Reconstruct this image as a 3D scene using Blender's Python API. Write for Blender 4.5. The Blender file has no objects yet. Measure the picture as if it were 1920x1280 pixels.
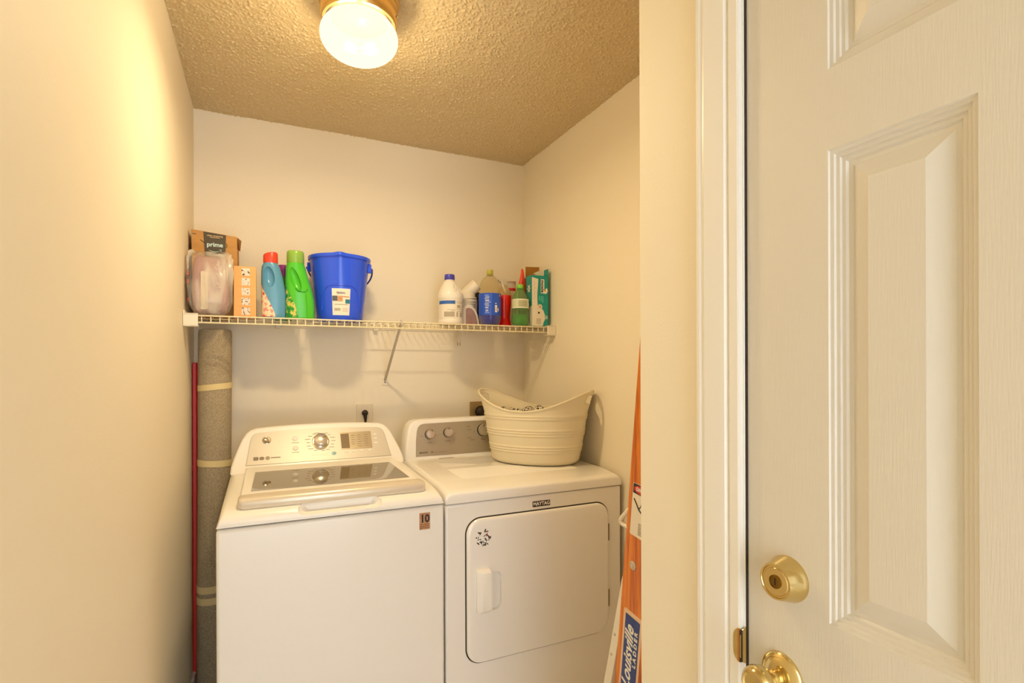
import bpy, bmesh, math, random
import numpy as np
from mathutils import Matrix, Vector
random.seed(7)
scene = bpy.context.scene
COL = scene.collection
PI = math.pi

# ------------------------------------------------------------------ camera
cam_d = bpy.data.cameras.new('camera'); cam = bpy.data.objects.new('camera', cam_d); COL.objects.link(cam)
cam_d.sensor_width = 36.0; cam_d.lens = 36.0 * 998.5 / 1920.0
cam_d.shift_y = 50.2 / 1920.0
cam_d.clip_start = 0.02; cam_d.clip_end = 60
CAMZ = 1.35
cam.matrix_world = Matrix.Translation((0, 0, CAMZ)) @ Matrix.Rotation(math.radians(-25.0), 4, 'Z') @ Matrix.Rotation(PI / 2, 4, 'X') @ Matrix.Rotation(math.radians(-0.195), 4, 'Z')
scene.camera = cam

# ------------------------------------------------------------------ world (soft daylight of the room the passage opens to)
world = bpy.data.worlds.new('daylight'); scene.world = world; world.use_nodes = True
wb = world.node_tree.nodes['Background']
wb.inputs[0].default_value = (0.78, 0.875, 1.0, 1); wb.inputs[1].default_value = 4.8
scene.view_settings.view_transform = 'Standard'; scene.view_settings.look = 'None'
scene.view_settings.gamma = 1.0; scene.view_settings.use_curve_mapping = False
scene.view_settings.exposure = 0.04
LAMP_P = 14.5      # each bulb, all round
LAMP_D = 28.5      # each bulb, thrown down through the wide face of the globe
LAMP_C = (1.0, 0.775, 0.45)

# ------------------------------------------------------------------ room measures (metres)
XL, XR, YB, ZC = -0.273, 1.321, 2.68, 2.485
XD, YJ = 0.70, 0.878          # wall with the door, and the corner where it ends
YN = -1.7                     # where the passage opens to the next room

# ------------------------------------------------------------------ helpers
def lin(c):
    if isinstance(c, str):
        c = c.lstrip('#'); c = tuple(int(c[i:i + 2], 16) / 255 for i in (0, 2, 4))
    return tuple((x / 12.92 if x <= 0.04045 else ((x + 0.055) / 1.055) ** 2.4) for x in c) + (1.0,)

def mat(name, color, rough=0.5, metal=0.0, spec=0.5, trans=0.0, coat=0.0, bump=None, vary=None, emit=None, sub=0.0):
    m = bpy.data.materials.new(name); m.use_nodes = True
    nt = m.node_tree; b = nt.nodes['Principled BSDF']
    c = lin(color); b.inputs['Base Color'].default_value = c
    b.inputs['Roughness'].default_value = rough; b.inputs['Metallic'].default_value = metal
    b.inputs['Specular IOR Level'].default_value = spec
    b.inputs['Transmission Weight'].default_value = trans
    b.inputs['Coat Weight'].default_value = coat
    if sub: b.inputs['Subsurface Weight'].default_value = sub; b.inputs['Subsurface Scale'].default_value = 0.01
    tc = None
    if bump or vary:
        tc = nt.nodes.new('ShaderNodeTexCoord')
    if bump:                       # (scale, strength, distance[, stretch])
        mp = nt.nodes.new('ShaderNodeMapping'); nt.links.new(tc.outputs['Object'], mp.inputs[0])
        if len(bump) > 3: mp.inputs['Scale'].default_value = bump[3]
        n = nt.nodes.new('ShaderNodeTexNoise'); n.inputs['Scale'].default_value = bump[0]; n.inputs['Detail'].default_value = 4
        nt.links.new(mp.outputs[0], n.inputs['Vector'])
        bp = nt.nodes.new('ShaderNodeBump'); bp.inputs['Strength'].default_value = bump[1]; bp.inputs['Distance'].default_value = bump[2]
        nt.links.new(n.outputs['Fac'], bp.inputs['Height']); nt.links.new(bp.outputs[0], b.inputs['Normal'])
    if vary:                       # (scale, other colour[, stretch, lo, hi])
        mp = nt.nodes.new('ShaderNodeMapping'); nt.links.new(tc.outputs['Object'], mp.inputs[0])
        if len(vary) > 2: mp.inputs['Scale'].default_value = vary[2]
        n = nt.nodes.new('ShaderNodeTexNoise'); n.inputs['Scale'].default_value = vary[0]; n.inputs['Detail'].default_value = 5
        nt.links.new(mp.outputs[0], n.inputs['Vector'])
        r = nt.nodes.new('ShaderNodeValToRGB')
        lo, hi = (vary[3], vary[4]) if len(vary) > 3 else (0.35, 0.65)
        r.color_ramp.elements[0].position = lo; r.color_ramp.elements[1].position = hi
        r.color_ramp.elements[0].color = c; r.color_ramp.elements[1].color = lin(vary[1])
        nt.links.new(n.outputs['Fac'], r.inputs[0]); nt.links.new(r.outputs[0], b.inputs['Base Color'])
    if emit:
        b.inputs['Emission Color'].default_value = lin(emit[0]); b.inputs['Emission Strength'].default_value = emit[1]
    return m

def clear_mat(name, color, alpha=0.25, rough=0.06):
    """thin clear plastic: mostly see-through, tinted, with a glossy skin"""
    m = bpy.data.materials.new(name); m.use_nodes = True; nt = m.node_tree
    nt.nodes.remove(nt.nodes['Principled BSDF']); out = nt.nodes['Material Output']
    t = nt.nodes.new('ShaderNodeBsdfTransparent'); t.inputs[0].default_value = lin(color)
    p = nt.nodes.new('ShaderNodeBsdfPrincipled'); p.inputs['Base Color'].default_value = lin(color); p.inputs['Roughness'].default_value = rough
    fr = nt.nodes.new('ShaderNodeLayerWeight'); fr.inputs[0].default_value = 0.35
    ad = nt.nodes.new('ShaderNodeMath'); ad.operation = 'MULTIPLY_ADD'; ad.inputs[1].default_value = 0.26; ad.inputs[2].default_value = alpha
    ad.use_clamp = True
    mx = nt.nodes.new('ShaderNodeMixShader')
    nt.links.new(fr.outputs['Facing'], ad.inputs[0]); nt.links.new(ad.outputs[0], mx.inputs[0])
    nt.links.new(t.outputs[0], mx.inputs[1]); nt.links.new(p.outputs[0], mx.inputs[2]); nt.links.new(mx.outputs[0], out.inputs[0])
    return m

def ramp_mat(name, tex, stops, rough=0.5, scale=10.0, stretch=(1, 1, 1), detail=2.0, constant=True):
    m = bpy.data.materials.new(name); m.use_nodes = True; nt = m.node_tree; b = nt.nodes['Principled BSDF']
    b.inputs['Roughness'].default_value = rough
    tc = nt.nodes.new('ShaderNodeTexCoord'); mp = nt.nodes.new('ShaderNodeMapping'); mp.inputs['Scale'].default_value = stretch
    nt.links.new(tc.outputs['Object'], mp.inputs[0])
    if tex == 'noise':
        n = nt.nodes.new('ShaderNodeTexNoise'); n.inputs['Detail'].default_value = detail; o = n.outputs['Fac']
    elif tex == 'voronoi':
        n = nt.nodes.new('ShaderNodeTexVoronoi'); sp = nt.nodes.new('ShaderNodeSeparateColor'); nt.links.new(n.outputs['Color'], sp.inputs[0]); o = sp.outputs[0]
    else:
        n = nt.nodes.new('ShaderNodeTexWave'); n.inputs['Distortion'].default_value = detail; o = n.outputs['Fac']
    n.inputs['Scale'].default_value = scale; nt.links.new(mp.outputs[0], n.inputs['Vector'])
    r = nt.nodes.new('ShaderNodeValToRGB'); cr = r.color_ramp
    cr.interpolation = 'CONSTANT' if constant else 'LINEAR'
    while len(cr.elements) < len(stops): cr.elements.new(0.5)
    for e, (p, c) in zip(cr.elements, stops): e.position = p; e.color = lin(c)
    nt.links.new(o, r.inputs[0]); nt.links.new(r.outputs[0], b.inputs['Base Color'])
    return m

class MB:
    def __init__(self): self.v = []; self.f = []
    def add(self, vs, fs):
        o = len(self.v); self.v += [tuple(p) for p in vs]; self.f += [tuple(i + o for i in f) for f in fs]; return self
    def box(self, x0, x1, y0, y1, z0, z1):
        return self.add([(x0,y0,z0),(x1,y0,z0),(x1,y1,z0),(x0,y1,z0),(x0,y0,z1),(x1,y0,z1),(x1,y1,z1),(x0,y1,z1)],
                        [(0,3,2,1),(4,5,6,7),(0,1,5,4),(1,2,6,5),(2,3,7,6),(3,0,4,7)])
    def loft(self, rings, caps=True, closed=True):
        n = len(rings[0]); vs = [p for r in rings for p in r]; fs = []
        for k in range(len(rings) - 1):
            for i in range(n if closed else n - 1):
                j = (i + 1) % n; fs.append((k*n+i, k*n+j, (k+1)*n+j, (k+1)*n+i))
        if caps and closed:
            fs.append(tuple(range(n - 1, -1, -1))); fs.append(tuple((len(rings)-1)*n + i for i in range(n)))
        return self.add(vs, fs)
    def prism(self, poly, fn0, fn1):
        """poly 2-D; fn0 / fn1 map (a, b) to the two end points"""
        return self.loft([[fn0(a, b) for a, b in poly], [fn1(a, b) for a, b in poly]])
    def lathe(self, prof, seg=32, c=(0, 0, 0), M=None, caps=True, sy=1.0):
        rings = []
        for r, z in prof:
            ring = [Vector((r*math.cos(2*PI*i/seg), sy*r*math.sin(2*PI*i/seg), z)) for i in range(seg)]
            rings.append([tuple((M @ p) if M else (p + Vector(c))) for p in ring])
        return self.loft(rings, caps)
    def tube(self, path, r, seg=8, closed=False, rs=None):
        P = [Vector(p) for p in path]; rings = []; up = Vector((0, 0, 1)); n = len(P)
        prev = None
        for i, p in enumerate(P):
            if closed: d = P[(i+1) % n] - P[i-1]
            else: d = P[min(i+1, n-1)] - P[max(i-1, 0)]
            d.normalize()
            if prev is None:
                a = d.cross(up)
                if a.length < 1e-3: a = d.cross(Vector((1, 0, 0)))
            else:
                a = prev - d * prev.dot(d)
            a.normalize(); prev = a; b = d.cross(a); rr = rs[i] if rs else r
            rings.append([tuple(p + (a*math.cos(2*PI*k/seg) + b*math.sin(2*PI*k/seg))*rr) for k in range(seg)])
        if closed: rings.append(rings[0]); return self.loft(rings, False)
        return self.loft(rings)
    def xf(self, M):
        self.v = [tuple(M @ Vector(p)) for p in self.v]; return self
    def build(self, name, material, parent=None, loc=None, smooth=35, bevel=0, segs=3, fix=True):
        me = bpy.data.meshes.new(name); me.from_pydata(self.v, [], self.f); me.update()
        if fix:
            bm = bmesh.new(); bm.from_mesh(me); bmesh.ops.recalc_face_normals(bm, faces=bm.faces); bm.to_mesh(me); bm.free()
        return finish(name, me, material, parent, loc, smooth, bevel, segs)

def finish(name, me, material, parent=None, loc=None, smooth=35, bevel=0, segs=3):
    if material is not None: me.materials.append(material)
    if smooth:
        me.polygons.foreach_set('use_smooth', [True] * len(me.polygons)); me.set_sharp_from_angle(angle=math.radians(smooth))
    o = bpy.data.objects.new(name, me); COL.objects.link(o)
    if parent is not None: o.parent = parent
    if loc is not None: o.location = loc
    if bevel:
        b = o.modifiers.new('bevel', 'BEVEL'); b.width = bevel; b.segments = segs; b.limit_method = 'ANGLE'; b.angle_limit = math.radians(40)
        b.harden_normals = False
    return o

def cut(o, cutters):
    """carve the given MB shapes out of a mesh object, keeping plain mesh data"""
    tmp = []
    for c in cutters:
        co = c.build('cutter', None, smooth=0); tmp.append(co)
        co.parent = o.parent; 
        m = o.modifiers.new('cut', 'BOOLEAN'); m.operation = 'DIFFERENCE'; m.object = co; m.solver = 'EXACT'
        co.location = o.location
    dg = bpy.context.evaluated_depsgraph_get(); dg.update()
    me = bpy.data.meshes.new_from_object(o.evaluated_get(dg)); me.name = o.name
    o.modifiers.clear(); o.data = me
    me.polygons.foreach_set('use_smooth', [True] * len(me.polygons)); me.set_sharp_from_angle(angle=math.radians(32))
    for co in tmp: bpy.data.objects.remove(co)
    return o

def empty(name, loc, rotz=0.0):
    o = bpy.data.objects.new(name, None); COL.objects.link(o); o.location = loc; o.rotation_euler = (0, 0, rotz); o.empty_display_size = 0.05
    return o
def tag(o, label, cat, group=None, kind=None):
    if label: o['label'] = label
    if cat: o['category'] = cat
    if group: o['group'] = group
    if kind: o['kind'] = kind
    return o
def struct(o): o['kind'] = 'structure'; return o
def plab(o, label): o['label'] = label; return o

def rrect(x0, x1, z0, z1, r, n=6):
    rs = r if isinstance(r, (tuple, list)) else (r, r, r, r)     # bl, br, tr, tl
    pts = []
    for (cx, cz, a0, rr) in ((x0+rs[0], z0+rs[0], PI, rs[0]), (x1-rs[1], z0+rs[1], 1.5*PI, rs[1]), (x1-rs[2], z1-rs[2], 0, rs[2]), (x0+rs[3], z1-rs[3], 0.5*PI, rs[3])):
        if rr <= 0: pts.append((cx, cz)); continue
        for i in range(n + 1):
            a = a0 + 0.5*PI*i/n; pts.append((cx + rr*math.cos(a), cz + rr*math.sin(a)))
    return pts

def frame(o, x, y):
    """matrix whose columns are x, y, x cross y and the origin o"""
    x = Vector(x).normalized(); y = Vector(y).normalized(); z = x.cross(y)
    return Matrix(((x.x, y.x, z.x, o[0]), (x.y, y.y, z.y, o[1]), (x.z, y.z, z.z, o[2]), (0, 0, 0, 1)))
def FR(x, y, z): return frame((x, y, z), (1, 0, 0), (0, 0, 1))       # a plane facing -Y (towards the room)

def plate(poly, M, t=0.001, z0=0.0):
    m = MB(); return m.prism(poly, lambda a, b: tuple(M @ Vector((a, b, z0))), lambda a, b: tuple(M @ Vector((a, b, z0 + t))))

def text(name, s, size, material, parent, M, ext=0.0004, align='CENTER', sx=1.0, shear=0.0, bold=0.0):
    cu = bpy.data.curves.new('t', 'FONT'); cu.body = s; cu.size = size; cu.extrude = ext; cu.align_x = align; cu.align_y = 'CENTER'; cu.resolution_u = 3
    cu.shear = shear; cu.offset = bold
    ob = bpy.data.objects.new('t', cu); COL.objects.link(ob)
    dg = bpy.context.evaluated_depsgraph_get(); dg.update()
    me = bpy.data.meshes.new_from_object(ob.evaluated_get(dg)); bpy.data.objects.remove(ob); bpy.data.curves.remove(cu)
    me.transform(M @ Matrix.Diagonal((sx, 1, 1, 1))); me.name = name; me.materials.clear()
    return finish(name, me, material, parent, smooth=0)

class Body:
    """bottle body: sections (z, centre x, half width, half depth, squareness); patches of its skin make labels"""
    def __init__(self, secs): self.s = secs
    def at(self, z):
        s = self.s
        if z <= s[0][0]: return s[0]
        for a, b in zip(s, s[1:]):
            if z <= b[0]:
                t = (z - a[0]) / (b[0] - a[0]) if b[0] > a[0] else 0; t2 = t
                return tuple(x + (y - x) * t2 for x, y in zip(a, b))
        return s[-1]
    def pt(self, th, z, off=0.0):
        _, cx, hw, hd, e = self.at(z); c, s = math.cos(th), math.sin(th)
        return (cx + (hw + off) * math.copysign(abs(c)**e, c), (hd + off) * math.copysign(abs(s)**e, s), z)
    def mb(self, n=40, sub=1):
        rings = []
        zs = []
        for a, b in zip(self.s, self.s[1:]):
            for k in range(sub): zs.append(a[0] + (b[0]-a[0])*k/sub)
        zs.append(self.s[-1][0])
        for z in zs: rings.append([self.pt(2*PI*i/n, z) for i in range(n)])
        return MB().loft(rings)
    def patch(self, z0, z1, t0, t1, off=0.0008, nz=10, nt=12):
        f0 = t0 if callable(t0) else (lambda z: t0); f1 = t1 if callable(t1) else (lambda z: t1)
        vs, fs = [], []
        for k in range(nz + 1):
            z = z0 + (z1 - z0)*k/nz
            for i in range(nt + 1):
                th = f0(z) + (f1(z) - f0(z))*i/nt; vs.append(self.pt(th, z, off))
        for k in range(nz):
            for i in range(nt):
                a = k*(nt+1) + i; fs.append((a, a+1, a+nt+2, a+nt+1))
        return MB().add(vs, fs)

def smooth_secs(secs, sub=4):
    """Catmull-Rom through the sections"""
    out = []; n = len(secs)
    for i in range(n - 1):
        p0, p1, p2, p3 = secs[max(i-1,0)], secs[i], secs[i+1], secs[min(i+2,n-1)]
        for k in range(sub):
            t = k / sub
            row = [0.5*((2*b) + (-a+c)*t + (2*a-5*b+4*c-d)*t*t + (-a+3*b-3*c+d)*t**3) for a, b, c, d in zip(p0, p1, p2, p3)]
            row[0] = p1[0] + (p2[0]-p1[0])*t
            out.append(tuple(row))
    out.append(secs[-1]); return out

# ------------------------------------------------------------------ materials
M = {}
M['wall'] = mat('wall_paint', '#F6EBD3', 0.62, spec=0.3, bump=(140, 0.10, 0.004))
M['ceil'] = mat('ceiling_texture', '#DAC59C', 0.9, spec=0.1, bump=(420, 0.35, 0.003))
M['trim'] = mat('trim_paint', '#F3EEE4', 0.32)
M['door'] = mat('door_paint', '#E1DACD', 0.38, bump=(60, 0.14, 0.0025, (1, 8, 0.45)))
M['floor'] = mat('floor_vinyl', '#EFE6D4', 0.45, vary=(6, '#E6DAC4'))
M['white'] = mat('appliance_enamel', '#F6F2EA', 0.16, spec=0.5, coat=0.25)
M['white2'] = mat('appliance_plastic', '#F6F1E7', 0.28)
M['silver'] = mat('fascia_silver', '#D2CABC', 0.38, metal=0.15)
M['band'] = mat('lid_band', '#E3D8C4', 0.3, metal=0.25)
M['chrome'] = mat('chrome', '#E8E4DC', 0.12, metal=1.0)
M['knobface'] = mat('knob_satin', '#D9D3C8', 0.28, metal=0.8)
M['lidglass'] = mat('lid_glass', '#6E6147', 0.03, spec=0.9, coat=0.6)
M['dark'] = mat('dark_gap', '#2B2318', 0.6)
M['greyprint'] = mat('print_grey', '#8A7C66', 0.5)
M['whiteprint'] = mat('print_white', '#F6F1E6', 0.4)
M['blackprint'] = mat('print_black', '#1A1512', 0.5)
M['screen'] = mat('display_screen', '#8A775B', 0.15)
M['blue_dot'] = mat('button_blue', '#5F9BA8', 0.3)
M['brass'] = mat('polished_brass', '#DCC68A', 0.16, metal=1.0)
M['brassdark'] = mat('brass_dark', '#8A6A2C', 0.3, metal=1.0)
M['wire'] = mat('shelf_vinyl', '#EFE0BB', 0.4)
M['bracket'] = mat('bracket_plastic', '#EFE6D2', 0.45)
M['brace'] = mat('brace_steel', '#C9BEAB', 0.45)

# ================================================================== THE SETTING
T = 0.10
struct(MB().box(XL, XR + T, YN, YB + T, -0.05, 0.0).build('floor', M['floor'], smooth=0))
wall_left = struct(MB().box(XL - T, XL, YN, YB + T, 0, ZC + 0.05).build('wall_left', M['wall'], smooth=0))
wall_back = struct(MB().box(XL, XR, YB, YB + T, 0, ZC + 0.05).build('wall_back', M['wall'], smooth=0))
wall_right = struct(MB().box(XR, XR + T, YJ - 0.11, YB + T, 0, ZC + 0.05).build('wall_right', M['wall'], smooth=0))
# return wall between the alcove and the door wall
wall_return = struct(MB().box(XD + 0.11, XR, YJ - 0.11, YJ, 0, ZC + 0.05).build('wall_return', M['wall'], smooth=0))
# wall holding the door: opening from DY0 to DY1, DH high
DY1, DY0, DH = 0.6175, -0.198, 2.045
dw = MB().box(XD, XD + 0.11, DY1 + 0.022, YJ, 0, ZC + 0.05)
dw.box(XD, XD + 0.11, YN, DY0 - 0.022, 0, ZC + 0.05)
dw.box(XD, XD + 0.11, DY0 - 0.022, DY1 + 0.022, DH + 0.022, ZC + 0.05)
wall_door = struct(dw.build('wall_door', M['wall'], smooth=0))

# textured ceiling: real relief on a fine grid
def ceiling():
    step = 0.0024
    x0, x1, y0, y1 = XL - 0.02, XR + 0.02, 0.62, YB + 0.02
    nx, ny = int((x1-x0)/step) + 1, int((y1-y0)/step) + 1
    rng = np.random.default_rng(3)
    def field(s):
        a = rng.standard_normal((ny, nx)); F = np.fft.rfft2(a)
        ky = np.fft.fftfreq(ny, step)[:, None]; kx = np.fft.rfftfreq(nx, step)[None, :]
        F *= np.exp(-(kx**2 + ky**2) * (2*PI*s)**2 / 2); b = np.fft.irfft2(F, s=(ny, nx)); return b / b.std()
    h = np.clip(field(0.0019), 0.0, 2.8) * 0.0019 + np.clip(field(0.0032), -0.3, 2.0) * 0.0006 + field(0.045) * 0.0007
    X, Yv = np.meshgrid(np.linspace(x0, x1, nx), np.linspace(y0, y1, ny))
    co = np.stack([X, Yv, ZC - h], -1).reshape(-1, 3)
    idx = np.arange(nx*ny).reshape(ny, nx)
    q = np.stack([idx[:-1, :-1], idx[1:, :-1], idx[1:, 1:], idx[:-1, 1:]], -1).reshape(-1, 4)   # facing down
    n0 = len(co)      # plain strip over the passage
    co = np.vstack([co, [[x0, YN, ZC], [x1, YN, ZC], [x1, y0 + 0.004, ZC], [x0, y0 + 0.004, ZC]]])
    q = np.vstack([q, [[n0, n0+3, n0+2, n0+1]]])
    me = bpy.data.meshes.new('ceiling'); me.vertices.add(len(co)); me.vertices.foreach_set('co', co.ravel())
    me.loops.add(q.size); me.loops.foreach_set('vertex_index', q.ravel().astype(np.int32))
    me.polygons.add(len(q)); me.polygons.foreach_set('loop_start', np.arange(0, q.size, 4, dtype=np.int32))
    me.polygons.foreach_set('use_smooth', np.ones(len(q), dtype=bool))
    me.update(); me.validate(); me.materials.append(M['ceil'])
    o = bpy.data.objects.new('ceiling', me); COL.objects.link(o); struct(o)
ceiling()

# baseboards
def board(name, x0, x1, y0, y1): struct(MB().box(x0, x1, y0, y1, 0, 0.085).build(name, M['trim'], smooth=0, bevel=0.004))
board('baseboard_back', XL + 0.013, XR - 0.013, YB - 0.013, YB)
board('baseboard_left', XL, XL + 0.013, YN, YB)
board('baseboard_right', XR - 0.013, XR, YJ, YB)

# ---------------------------------------------------------------- door, frame, hardware
def door():
    FX = XD + 0.004                       # face of the slab (towards the passage, -X)
    d0, d1 = DY0 + 0.003, DY1 - 0.003
    ycols = [(0.3098, 0.4797), (-0.060, 0.1099)]
    zrows = [(0.16, 0.82), (0.997, 1.648), (1.759, 1.935)]
    holes = [(a, b, c, d) for a, b in ycols for c, d in zrows]
    # stiles and rails as one slab with six openings
    ys = sorted({d0, d1, *[v for c in ycols for v in c]}); zs = sorted({0.012, DH - 0.004, *[v for c in zrows for v in c]})
    m = MB()
    for i in range(len(ys) - 1):
        for k in range(len(zs) - 1):
            if any(abs(ys[i]-h[0]) < 1e-6 and abs(zs[k]-h[2]) < 1e-6 for h in holes): continue
            m.box(FX, FX + 0.040, ys[i], ys[i+1], zs[k], zs[k+1])
    slab = m.build('door_1', M['door'], smooth=0)
    bm = bmesh.new(); bm.from_mesh(slab.data); bmesh.ops.remove_doubles(bm, verts=bm.verts, dist=1e-6)
    seen = {}
    for f in list(bm.faces):
        key = tuple(sorted(v.index for v in f.verts)); seen.setdefault(key, []).append(f)
    for fs in seen.values():
        if len(fs) > 1: bmesh.ops.delete(bm, geom=fs, context='FACES_ONLY')
    bmesh.ops.recalc_face_normals(bm, faces=bm.faces); bm.to_mesh(slab.data); bm.free()
    struct(slab)
    # panels: moulded sticking with three beads, groove, wide bevel, raised field
    prof = [(0.0, 0.0), (0.0015, 0.0025), (0.006, 0.0035), (0.0075, 0.0065), (0.0120, 0.0072), (0.0135, 0.0100), (0.0180, 0.0105),
            (0.0205, 0.0135), (0.0265, 0.0135), (0.0275, 0.0130), (0.0500, 0.0030), (0.0520, 0.0022)]
    for (a, b, c, d) in holes:
        rings = []
        for off, dep in prof:
            x = FX + dep
            rings.append([(x, a + off, c + off), (x, b - off, c + off), (x, b - off, d - off), (x, a + off, d - off)])
        p = MB().loft(rings, caps=False)
        n = len(prof) - 1; p.f.append(tuple(n*4 + i for i in range(4)))
        p.build('panel', M['door'], slab, smooth=18)
    # deadbolt
    MX = frame((FX, 0.543, 1.037), (0, -1, 0), (0, 0, 1))     # local z points to -X
    db = MB().lathe([(0.0, 0.0), (0.0335, 0.0), (0.0335, 0.003), (0.0325, 0.006), (0.0265, 0.026), (0.0255, 0.0285), (0.0235, 0.0285), (0.0225, 0.0265), (0.0, 0.0265)], 48, M=MX, caps=False).build('deadbolt', M['brass'], slab)
    MB().lathe([(0.0205, 0.0266), (0.0195, 0.0276), (0.0, 0.0276)], 40, M=MX, caps=False).build('cylinder_face', M['brass'], db)
    MB().lathe([(0.0100, 0.0276), (0.0098, 0.0290), (0.0085, 0.0292), (0.0083, 0.0282), (0.0, 0.0282)], 32, M=MX, caps=False).build('cylinder_plug', M['brassdark'], db)
    plate(rrect(-0.0012, 0.0012, -0.005, 0.005, 0.0008, 2), MX, 0.0006, 0.0283).build('keyway', M['dark'], db, smooth=0)
    # knob
    MK = frame((FX, 0.553, 0.888), (0, -1, 0), (0, 0, 1))
    rose = MB().lathe([(0.0, 0.0), (0.0345, 0.0), (0.0345, 0.003), (0.0325, 0.006), (0.0280, 0.0085), (0.0270, 0.0075), (0.0230, 0.0105), (0.0150, 0.0125), (0.0, 0.0125)], 48, M=MK, caps=False).build('knob_rose', M['brass'], slab)
    MB().lathe([(0.0115, 0.0120), (0.0110, 0.020), (0.0135, 0.0225), (0.0105, 0.0250), (0.0110, 0.0300), (0.0180, 0.0345), (0.0245, 0.0420), (0.0262, 0.0500), (0.0250, 0.0570), (0.0215, 0.0615), (0.0185, 0.0622), (0.0165, 0.0600), (0.0, 0.0590)], 48, M=MK, caps=False).build('door_knob', M['brass'], slab)
    # jamb + stop + casing + strike
    jamb = MB().box(XD - 0.0005, XD + 0.105, DY1, DY1 + 0.0215, 0, DH + 0.0215)
    jamb.box(XD - 0.0005, XD + 0.105, DY0 - 0.0215, DY0, 0, DH + 0.0215)
    jamb.box(XD - 0.0005, XD + 0.105, DY0, DY1, DH, DH + 0.0215)
    jamb.box(XD + 0.047, XD + 0.105, DY1 - 0.012, DY1, 0, DH)
    jamb.box(XD + 0.047, XD + 0.105, DY0, DY0 + 0.012, 0, DH)
    jb = struct(jamb.build('trim_1', M['trim'], smooth=0, bevel=0.0008, segs=1))
    # casing profile across its width w from the opening outwards: (w, thickness)
    cp = [(0.0, 0.0), (0.0, 0.0075), (0.003, 0.0095), (0.018, 0.0105), (0.021, 0.0080), (0.0235, 0.0080), (0.027, 0.0125), (0.033, 0.0140), (0.046, 0.0148), (0.060, 0.0160), (0.066, 0.0168), (0.070, 0.0150), (0.073, 0.0150), (0.077, 0.0172), (0.0830, 0.0172), (0.0855, 0.0150), (0.0855, 0.0)]
    a1, a0, zt = DY1 + 0.003, DY0 - 0.003, DH + 0.003
    rings = [[(XD - t, a1 + w, 0.0) for w, t in cp], [(XD - t, a1 + w, zt + w) for w, t in cp],
             [(XD - t, a0 - w, zt + w) for w, t in cp], [(XD - t, a0 - w, 0.0) for w, t in cp]]
    cs = struct(MB().loft(rings).build('trim_2', M['trim'], smooth=25))
    # strike plate let into the jamb at knob height
    sp = [(x, z) for x, z in rrect(0.0, 0.030, -0.029, 0.029, (0.014, 0.002, 0.002, 0.014), 6)]
    sm = MB()
    pl = [( -0.012 + x, z) for x, z in sp]
    st = MB().prism(pl, lambda a, b: (XD + a, DY1 + 0.0002, 0.905 + b), lambda a, b: (XD + a, DY1 - 0.0016, 0.905 + b)).build('strike_plate', M['brass'], jb)
    lp = MB()
    # curved lip that laps onto the casing
    lp.prism(rrect(-0.0180, 0.0, -0.0270, 0.0270, (0.017, 0.001, 0.001, 0.017), 6), lambda a, b: (XD - 0.0088, DY1 + 0.001 - a*0.75, 0.905 + b), lambda a, b: (XD - 0.0110, DY1 + 0.001 - a*0.75, 0.905 + b)).build('strike_lip', M['brass'], jb)
    MB().box(XD - 0.0116, XD - 0.0080, DY1 - 0.0018, DY1 + 0.0016, 0.880, 0.930).build('latch_hole', M['dark'], jb, smooth=0)
    MB().box(XD - 0.0114, XD - 0.0080, DY1 + 0.0016, DY1 + 0.0056, 0.879, 0.931).build('latch_edge', mat('strike_wood', '#B9762E', 0.6), jb, smooth=0)
door()
# dark strip filling the gap beside the slab, standing in for its shade
struct(MB().box(XD + 0.0012, XD + 0.0440, DY1 - 0.0029, DY1 - 0.0002, 0.01, DH - 0.005).build('gap_shade', M['dark'], smooth=0))

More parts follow.
